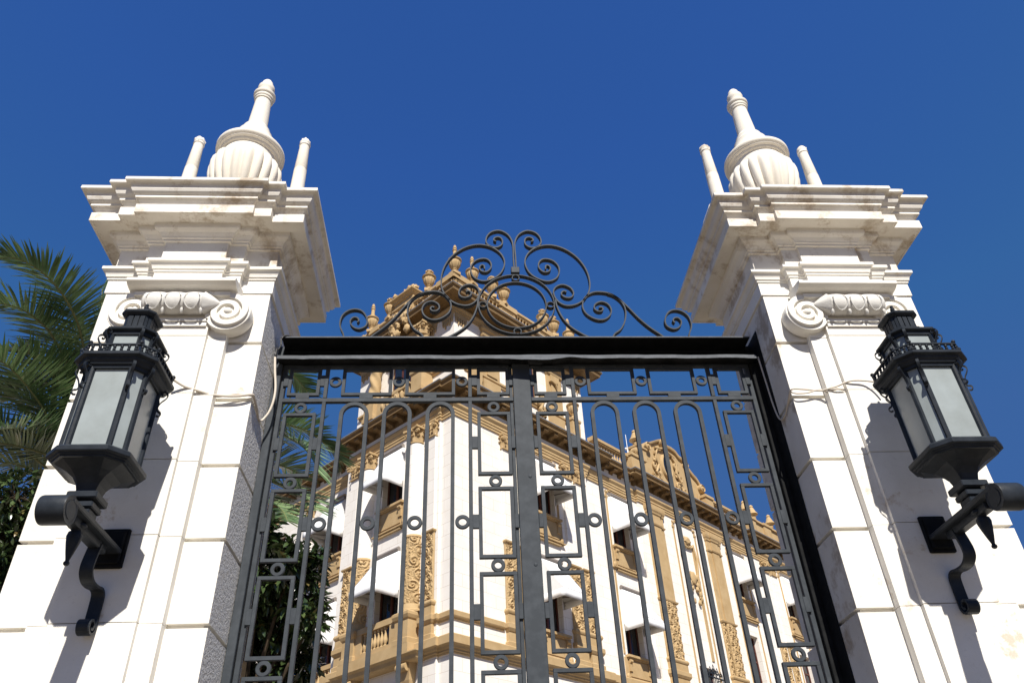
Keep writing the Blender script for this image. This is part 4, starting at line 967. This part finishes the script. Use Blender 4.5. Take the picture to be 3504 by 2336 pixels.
for v, m in ((1.22, sq_me), (3.85, sq_me), (5.15, tl_me)): urn_at(m, -.35, v, 23.48)
b = fb(FL); b.box(2.1, 3.35, .05, .5, 22.6, 23.85); rectmould(b, 2.72, 1.25, .05, .5, [(.0, 23.82), (.04, 23.9), (.10, 23.95), (.16, 24.0), (.16, 24.06), (.05, 24.1)]); rectmould(b, 2.72, 1.25, .05, .48, [(.0, 23.40), (.06, 23.45), (.06, 23.5), (.0, 23.52)])
for k in range(24): b.ell((2.05+1.35*r2.random(), .3+.25*r2.random(), 24.15+.18*r2.random()), .13, .13, .13, 10, 8, lump=.7, seed=k)
for k in range(14): b.ell((2.2+1.05*r2.random(), .52, 22.9+.5*r2.random()), .11, .1, .14, 10, 8, lump=.6, seed=k+40)
for k in range(18): b.ell((2.1+1.25*r2.random(), .62+.1*r2.random(), 21.7+.9*r2.random()), .15, .13, .2, 10, 8, lump=.6, seed=k+60)
b.build('tower_crest', 'gold', TW)
b = MB(); b.box(.3, 7.7, .3, 5.8, 22.55, 22.75); b.build('tower_roof', 'plaster', TW)

# window awnings hung on the walls
def awning(F, c, zt, o, label, w=1.24, out=1.12, drop=1.38, doff=0.0, right=True):
    base = Vector((c, o+doff, zt)); fl = F(base); loc = Matrix.Rotation(ALPHA, 3, 'Z') @ fl + Vector((-.782, 19.698, 0))
    t = thing('window_awning', label, 'awning', loc, ALPHA+(0 if right else 0), 'white awnings over the windows')
    xf = lambda p: F(Vector((p.x+c, p.y+o+doff, p.z)))-fl
    def mb(): b = MB(); b.xf = lambda p: F(Vector((p.x+c, p.y+o+doff, p.z+zt)))-fl; return b
    h = w/2; N = 10; b = mb(); r3 = random.Random(sum(map(ord, label)))
    ph = r3.uniform(0, 6)
    g = []
    for i in range(N+1):
        k = i/N; row = []
        for j in range(N+1):
            x = -h+w*j/N
            row.append((x, .09+(out-.09)*k, -.03-drop*k-.025*math.sin(PI*k)*(1+.5*math.sin(j*.9+ph))))
        g.append(row)
    b.loft(g, False, False, True, closed=False)
    for sx in (-1, 1):
        rg = [[(sx*h, .004, -.03), (sx*h, .004, -drop-.03)]]+[[(sx*h, .09+(out-.09)*i/N, -.03-drop*i/N-.025*math.sin(PI*i/N)*(1+.5*math.sin((0 if sx < 0 else N)*.9+ph))), (sx*h, .09+(out-.09)*i/N, -drop-.03)] for i in range(N+1)]
        b.loft(rg, False, False, False, closed=False)
    cv = b.build('canopy', 'awning', t, recalc=False)
    b = mb(); pa = [(-h, .03)]+[(-h, .03+(out-.03)*i/6) for i in range(1, 7)]+[(-h+w*i/10, out) for i in range(1, 11)]+[(h, out-(out-.03)*i/6) for i in range(1, 7)]
    b.loft([[(x, y, -drop-.028), (x+.01*math.sin(i), y, -drop-.17), (x, y+.012*math.sin(i*1.3+ph), -drop-.31)] for i, (x, y) in enumerate(pa)], False, False, True, closed=False)
    va = b.build('valance', 'awning', t, recalc=False)
    for ob in (cv, va):
        md = ob.modifiers.new('cloth', 'SOLIDIFY'); md.thickness = .01
    b = mb(); b.lathe([(.02, -h-.01), (.08, -h-.01), (.08, h+.01), (.02, h+.01)], (0, .085, .055), 16, 'x'); b.build('roller', 'tube', t)
    b = mb()
    for sx in (-1, 1): b.tube([(sx*(h-.03), .02, -drop+.15), (sx*(h-.03), out-.03, -drop-.06)], .016, 8)
    b.tube([(-h+.03, out-.03, -drop-.06), (h-.03, out-.03, -drop-.06)], .018, 8); b.build('arm', 'tube', t)
awning(FR, 4.78, 12.47, .1, 'white awning just right of the centre post on the lower storey')
awning(FR, 9.85, 12.47, 0, 'white awning over the lower window with an ochre sill right of the corner pilasters')
awning(FR, 4.78, 16.58, .1, 'white awning just right of the centre post on the upper storey')
awning(FR, 9.85, 16.58, 0, 'white awning over the upper window right of the corner pilasters')
awning(FR, 19.85, 16.58, 0, 'white upper storey awning beside the tall narrow doorway right of the broad ochre pilasters')
awning(FR, 25.05, 16.58, .1, 'farthest white awning beside the right pier')
awning(FL, 3.26, 12.45, .1, 'white awning between the two columns above the balustraded balcony', w=1.3)
awning(FL, 3.26, 16.62, .1, 'white awning between the two columns under the cornice', w=1.2, out=.95)
awning(FL, 7.95, 12.05, 0, 'white awning on the set back left wing above the small balcony', doff=WING)
awning(FL, 7.95, 16.35, 0, 'shaded white awning on the set back left wing below the palm fronds', doff=WING)
pa = Matrix.Rotation(ALPHA, 3, 'Z') @ Vector((10.75, -.35, 19.06)) + Vector((-.782, 19.698, 0))
t = thing('antenna', 'thin white antenna rod on the parapet left of the pediment', 'antenna', pa)
b = MB(); b.lathe([(.03, 0), (.03, .25), (.014, .27), (.012, 1.05), (.004, 1.06)], n=10); b.build('rod', 'rod', t); b = MB(); b.ell((-.06, 0, .3), .07, .05, .06, 10, 8); b.build('mount', 'rod', t)

# ------------------------------------------------------------------ palm
CROWN = Vector((-6.71, 9.02, 9.07))
FRONDS = [
    [(-8.72, 5.11, 11.16), (-8.52, 5.2, 11.28), (-8.39, 5.31, 11.4), (-8.19, 5.49, 11.42), (-8.02, 5.71, 11.38), (-7.91, 5.94, 11.33), (-7.79, 6.22, 11.22), (-7.71, 6.52, 11.08), (-7.68, 6.83, 10.94), (-7.62, 7.32, 10.55), (-7.41, 7.98, 9.92), (-7.09, 8.58, 9.35)],
    [(-9.39, 6.14, 10.69), (-9.11, 6.11, 10.93), (-8.88, 6.17, 11.06), (-8.64, 6.31, 11.08), (-8.51, 6.48, 11.08), (-8.4, 6.67, 11.05), (-8.29, 6.88, 10.99), (-8.18, 7.17, 10.83), (-8.09, 7.46, 10.67), (-7.81, 8.04, 10.09), (-7.25, 8.75, 9.32)],
    [(-8.86, 5.62, 9.65), (-8.69, 5.88, 9.78), (-8.47, 6.2, 9.81), (-8.34, 6.57, 9.77), (-8.2, 7.02, 9.64), (-8.13, 7.47, 9.51), (-8.14, 7.91, 9.41), (-7.92, 8.37, 9.24), (-7.26, 8.83, 9.04)],
    [(-9.24, 6.83, 9.09), (-9.0, 7.1, 9.13), (-8.79, 7.41, 9.13), (-8.55, 7.79, 9.02), (-8.43, 8.15, 8.95), (-8.36, 8.47, 8.95), (-7.98, 8.83, 8.86), (-7.31, 9.06, 8.9)],
    [(-8.04, 7.67, 12.69), (-7.95, 7.76, 12.21), (-7.84, 7.93, 11.65), (-7.61, 8.29, 10.81), (-7.2, 8.8, 9.74)],
    [(-9.66, 8.2, 8.8), (-9.34, 8.28, 8.96), (-8.89, 8.45, 8.99), (-8.49, 8.73, 8.88), (-8.02, 8.99, 8.78), (-7.25, 9.09, 8.86)],
    [(-10.8, 9.06, 11.12), (-10.08, 8.93, 10.92), (-9.49, 8.95, 10.53), (-8.98, 9.05, 10.04), (-8.24, 9.21, 9.44), (-7.34, 9.18, 9.09)],
    [(-3.06, 7.45, 8.26), (-3.15, 7.49, 8.48), (-3.32, 7.51, 8.72), (-3.49, 7.58, 8.91), (-3.66, 7.68, 9.06), (-3.83, 7.78, 9.2), (-4.26, 7.88, 9.37), (-4.86, 8.05, 9.48), (-5.59, 8.36, 9.4), (-6.22, 8.73, 9.23)],
    [(-2.91, 8.66, 9.14), (-2.99, 8.59, 9.26), (-3.1, 8.54, 9.35), (-3.23, 8.49, 9.45), (-3.49, 8.4, 9.62), (-3.84, 8.35, 9.74), (-4.42, 8.3, 9.89), (-5.12, 8.38, 9.88), (-5.88, 8.64, 9.63), (-6.41, 8.92, 9.33)],
    [(-3.0, 7.49, 7.53), (-3.12, 7.64, 7.72), (-3.26, 7.78, 7.92), (-3.41, 7.95, 8.09), (-3.73, 8.11, 8.29), (-4.01, 8.27, 8.48), (-4.49, 8.44, 8.68), (-5.23, 8.62, 8.9), (-5.99, 8.86, 9.04)],
    [(-3.72, 8.74, 10.79), (-3.83, 8.53, 10.86), (-3.96, 8.32, 10.92), (-4.26, 8.1, 11.03), (-4.76, 7.98, 11.02), (-5.43, 8.12, 10.68), (-6.21, 8.65, 9.84)],
    [(-9.3, 7.9, 10.35), (-8.95, 7.75, 10.45), (-8.55, 7.75, 10.42), (-8.15, 7.95, 10.2), (-7.7, 8.35, 9.85), (-7.2, 8.8, 9.35)],
    [(-9.0, 6.9, 8.55), (-8.75, 7.1, 8.7), (-8.45, 7.4, 8.82), (-8.1, 7.9, 8.9), (-7.7, 8.4, 8.95), (-7.1, 8.9, 9.0)],
    [(-8.55, 6.3, 10.1), (-8.4, 6.6, 10.28), (-8.22, 7.0, 10.3), (-8.0, 7.5, 10.1), (-7.6, 8.1, 9.75), (-7.1, 8.7, 9.3)],
    [(-9.5, 7.4, 9.75), (-9.1, 7.45, 9.9), (-8.6, 7.65, 9.9), (-8.1, 8.0, 9.7), (-7.6, 8.5, 9.4), (-7.1, 8.9, 9.15)],
    [(-8.3, 6.5, 8.6), (-8.2, 6.9, 8.85), (-8.05, 7.4, 9.0), (-7.8, 8.0, 9.1), (-7.3, 8.6, 9.1)],
    [(-3.4, 7.2, 7.2), (-3.6, 7.5, 7.55), (-4.0, 7.9, 7.95), (-4.6, 8.3, 8.35), (-5.4, 8.7, 8.75), (-6.1, 8.95, 8.95)],
    [(-3.89, 10.12, 9.46), (-4.0, 9.84, 9.49), (-4.2, 9.58, 9.49), (-4.57, 9.34, 9.47), (-5.34, 9.15, 9.44), (-6.09, 9.06, 9.27)],
]
t = thing('palm_tree', 'tall palm with arching fronds behind the left pier and gate', 'palm tree', (-6.71, 9.02, 0))
PB = Vector((-6.71, 9.02, 0))
b = MB(); b.lathe([(.30*(1+.04*(i % 2))*(1-.012*i), 8.75*i/36) for i in range(37)]+[(.36, 8.9), (.30, 9.15), (.08, 9.4)], n=20); b.build('trunk', 'bark', t)
rp = random.Random(11)
for fi, fr in enumerate(FRONDS):
    pts = crom([Vector(p)-PB for p in fr[::-1]], 8)           # base to tip
    L = [0.0]
    for a, c in zip(pts, pts[1:]): L.append(L[-1]+(c-a).length)
    tot = L[-1]
    b = MB(); b.mi = 1; b.tube(pts[::2]+[pts[-1]], .030, 6, taper=.18); b.mi = 0
    n = int(tot/.026); j = 0
    for k in range(n):
        d = tot*(k+.5)/n; u = d/tot
        if u < .16: continue
        while j < len(L)-2 and L[j+1] < d: j += 1
        q = (d-L[j])/max(1e-6, L[j+1]-L[j]); p = pts[j].lerp(pts[j+1], q); tg = (pts[j+1]-pts[j]).normalized()
        side = tg.cross(Vector((0, 0, 1))); 
        if side.length < .15: side = tg.cross(Vector((.6, .8, 0)))
        side.normalize(); up = side.cross(tg).normalized()
        ln = 1.02*(1-.62*max(0, u-.55)/.45)*min(1, .5+(u-.16)*3)*rp.uniform(.85, 1.1)
        for sx in (-1, 1):
            fwd = .22+.85*u**3+rp.uniform(-.10, .10)
            dv = (side*sx*(1-.25*u)+tg*fwd+up*rp.uniform(.10, .42)).normalized()
            w = .0185*rp.uniform(.8, 1.2); droop = Vector((0, 0, -1))*ln*rp.uniform(.03, .20)
            nn = dv.cross(tg).normalized(); wd = dv.cross(nn).normalized()
            rows = []
            for uu, ww in ((0, .6), (.3, 1.0), (.65, .85), (1, .08)):
                c = p+dv*ln*uu+droop*uu*uu
                rows.append((c-wd*w*ww, c+nn*w*.35*ww, c+wd*w*ww))
            v = [x for r_ in rows for x in r_]
            b.add(v, [f for i in range(3) for f in ((i*3, i*3+1, i*3+4, i*3+3), (i*3+1, i*3+2, i*3+5, i*3+4))], True)
    b.build('frond', ['palm', 'rachis'], t, recalc=False)

# ------------------------------------------------------------------ broad-leaved trees
def leafy(label, base, blobs, dens, seed, size=.085):
    t = thing('leafy_tree', label, 'tree', base, 0, 'dark broad-leaved trees behind the gate'); r = random.Random(seed); O = Vector(base)
    b = MB(); cen = [Vector(c)-O for c, R in blobs]
    fork = Vector((0, 0, min(c.z for c in cen)*.72))
    b.tube(crom([Vector((0, 0, 0)), Vector((.04, .03, fork.z*.5)), fork], 5), .15, 10, taper=.7)
    for c in cen: b.tube(crom([fork, fork.lerp(c, .5)+Vector((r.uniform(-.1, .1), r.uniform(-.1, .1), .05)), c], 4), .055, 6, taper=.25)
    twigs = []
    for c, (_, R) in zip(cen, blobs):
        for k in range(int(38*R*R/.16)+3):
            d = Vector((r.gauss(0, 1), r.gauss(0, 1), r.gauss(0, 1))).normalized(); e = c+d*R*r.uniform(.6, 1.0)
            twigs.append((e, d)); 
            if k % 2 == 0: b.tube([c.lerp(e, .15), c.lerp(e, .6)+Vector((0, 0, .03)), e], .008, 4, taper=.5)
    b.build('trunk', 'bark', t)
    b = MB()
    def put(p, dv, ln, w):
        up = Vector((r.uniform(-.5, .5), r.uniform(-.5, .5), 1)).normalized(); s_ = dv.cross(up)
        if s_.length < .1: s_ = dv.cross(Vector((1, 0, 0)))
        s_.normalize(); n_ = s_.cross(dv).normalized()
        rows = []
        for u, ww in ((0, .12), (.25, .8), (.55, 1), (.82, .6), (1, .03)):
            c = p+dv*ln*u-n_*ln*.22*u*u
            rows += [c-s_*w*ww+n_*w*.3*ww, c, c+s_*w*ww+n_*w*.3*ww]
        b.add(rows, [f for i in range(4) for f in ((i*3, i*3+1, i*3+4, i*3+3), (i*3+1, i*3+2, i*3+5, i*3+4))], True)
    for e, d in twigs:
        for k in range(r.randint(*dens)):
            dv = (d*.55+Vector((r.gauss(0, .6), r.gauss(0, .6), r.gauss(-.1, .55)))).normalized()
            put(e+Vector((r.gauss(0, .035), r.gauss(0, .035), r.gauss(0, .045))), dv, size*2*r.uniform(.65, 1.15), size*.36*r.uniform(.8, 1.2))
    b.build('crown', 'leaf', t, recalc=False)
leafy('dark glossy leafy tree seen through the lower left of the gate', (-3.75, 7.3, 0), [((-3.56, 6.49, 5.91), 0.62), ((-3.01, 6.12, 6.01), 0.36), ((-3.23, 6.89, 5.51), 0.6), ((-2.78, 6.31, 5.57), 0.3), ((-3.47, 7.28, 4.85), 0.55), ((-2.99, 6.97, 4.88), 0.33), ((-3.56, 5.93, 6.33), 0.33), ((-4.03, 7.27, 5.6), 0.8), ((-4.39, 7.25, 6.16), 0.8), ((-2.75, 6.25, 5.99), 0.22), ((-2.67, 6.38, 5.29), 0.22), ((-3.79, 7.86, 4.45), 0.8), ((-3.26, 7.77, 4.5), 0.5), ((-2.75, 6.82, 4.88), 0.16), ((-3.42, 5.89, 6.54), 0.14), ((-2.7, 6.18, 6.23), 0.12)], (9, 13), 3, .098)
leafy('dark leafy tree at the left edge beneath the palm fronds', (-8.4, 7.1, 0), [((-7.61, 6.67, 7.45), 0.45), ((-7.69, 6.91, 6.81), 0.5), ((-8.18, 6.98, 7.09), 0.7), ((-7.33, 6.8, 7.25), 0.22), ((-7.87, 7.22, 6.41), 0.5), ((-8.33, 7.3, 6.35), 0.9), ((-7.73, 7.15, 7.16), 0.4)], (9, 13), 5, .085)

# ------------------------------------------------------------------ ground
def ground_mat():
    m, nt, b = newmat('pale_paving'); co = objco(nt)
    br = nt.nodes.new('ShaderNodeTexBrick'); br.inputs['Scale'].default_value = 1.0; br.inputs['Brick Width'].default_value = .6; br.inputs['Row Height'].default_value = .4; br.inputs['Mortar Size'].default_value = .008
    br.inputs['Color1'].default_value = (.185, .145, .095, 1); br.inputs['Color2'].default_value = (.165, .13, .085, 1); br.inputs['Mortar'].default_value = (.12, .11, .1, 1)
    nt.links.new(co, br.inputs['Vector']); n = noi(nt, co, .8, 6)
    c = mixc(nt, ramp(nt, n, [(.35, 0), (.7, .5)]).outputs[0], br.outputs[0], (.17, .155, .13))
    nt.links.new(c, b.inputs['Base Color']); b.inputs['Roughness'].default_value = .85; return m
M['ground'] = ground_mat()
b = MB(); b.add([(-600, -600, 0), (600, -600, 0), (600, 600, 0), (-600, 600, 0)], [(0, 1, 2, 3)])
g = b.build('ground', 'ground', recalc=False); g['kind'] = 'structure'

# ------------------------------------------------------------------ light, sky, camera
SUN = Vector((.10, -1.0, 1.06)).normalized()
W = bpy.data.worlds.new('World'); S.world = W; W.use_nodes = True
nt = W.node_tree; sky = nt.nodes.new('ShaderNodeTexSky'); sky.sky_type = 'NISHITA'; sky.sun_disc = False
el = math.asin(SUN.z); sky.sun_elevation = el; sky.sun_rotation = math.atan2(SUN.x, SUN.y)
sky.altitude = 600; sky.air_density = 1.0; sky.dust_density = 0.25; sky.ozone_density = 4.0
tint = mixc(nt, 1.0, sky.outputs[0], (.44, .88, 1.56), 'MULTIPLY')          # deep clear southern blue
clear = mixc(nt, 1.0, tint, (.42, 1.2, 3.35), 'DARKEN')                     # no pale glare at the horizon
bg = nt.nodes['Background']; nt.links.new(clear, bg.inputs[0]); bg.inputs[1].default_value = .0745
sl = bpy.data.lights.new('Sun', 'SUN'); sl.energy = 5.0; sl.angle = math.radians(.53); sl.color = (1.0, .955, .88)
so = bpy.data.objects.new('Sun', sl); C.objects.link(so); so.rotation_euler = SUN.to_track_quat('Z', 'Y').to_euler(); so.location = (2, -20, 25)
yaw, pit, rol, f = .0809, .6413, -.0491, 2680.0
fw = Vector((math.sin(yaw)*math.cos(pit), math.cos(yaw)*math.cos(pit), math.sin(pit)))
r0 = Vector((math.cos(yaw), -math.sin(yaw), 0)); u0 = r0.cross(fw)
r = r0*math.cos(rol)+u0*math.sin(rol); u = -r0*math.sin(rol)+u0*math.cos(rol)
cd = bpy.data.cameras.new('Camera'); cd.sensor_width = 36; cd.lens = f/3504*36; cd.clip_end = 2000; cd.clip_start = .05
co = bpy.data.objects.new('Camera', cd); C.objects.link(co)
co.matrix_world = Matrix(((r.x, u.x, -fw.x, -.4906), (r.y, u.y, -fw.y, -5.3), (r.z, u.z, -fw.z, 1.6), (0, 0, 0, 1)))
S.camera = co
vs = S.view_settings; vs.view_transform = 'Standard'; vs.look = 'None'; vs.exposure = .5; vs.gamma = 1
S.cycles.max_bounces = 8; S.cycles.diffuse_bounces = 5
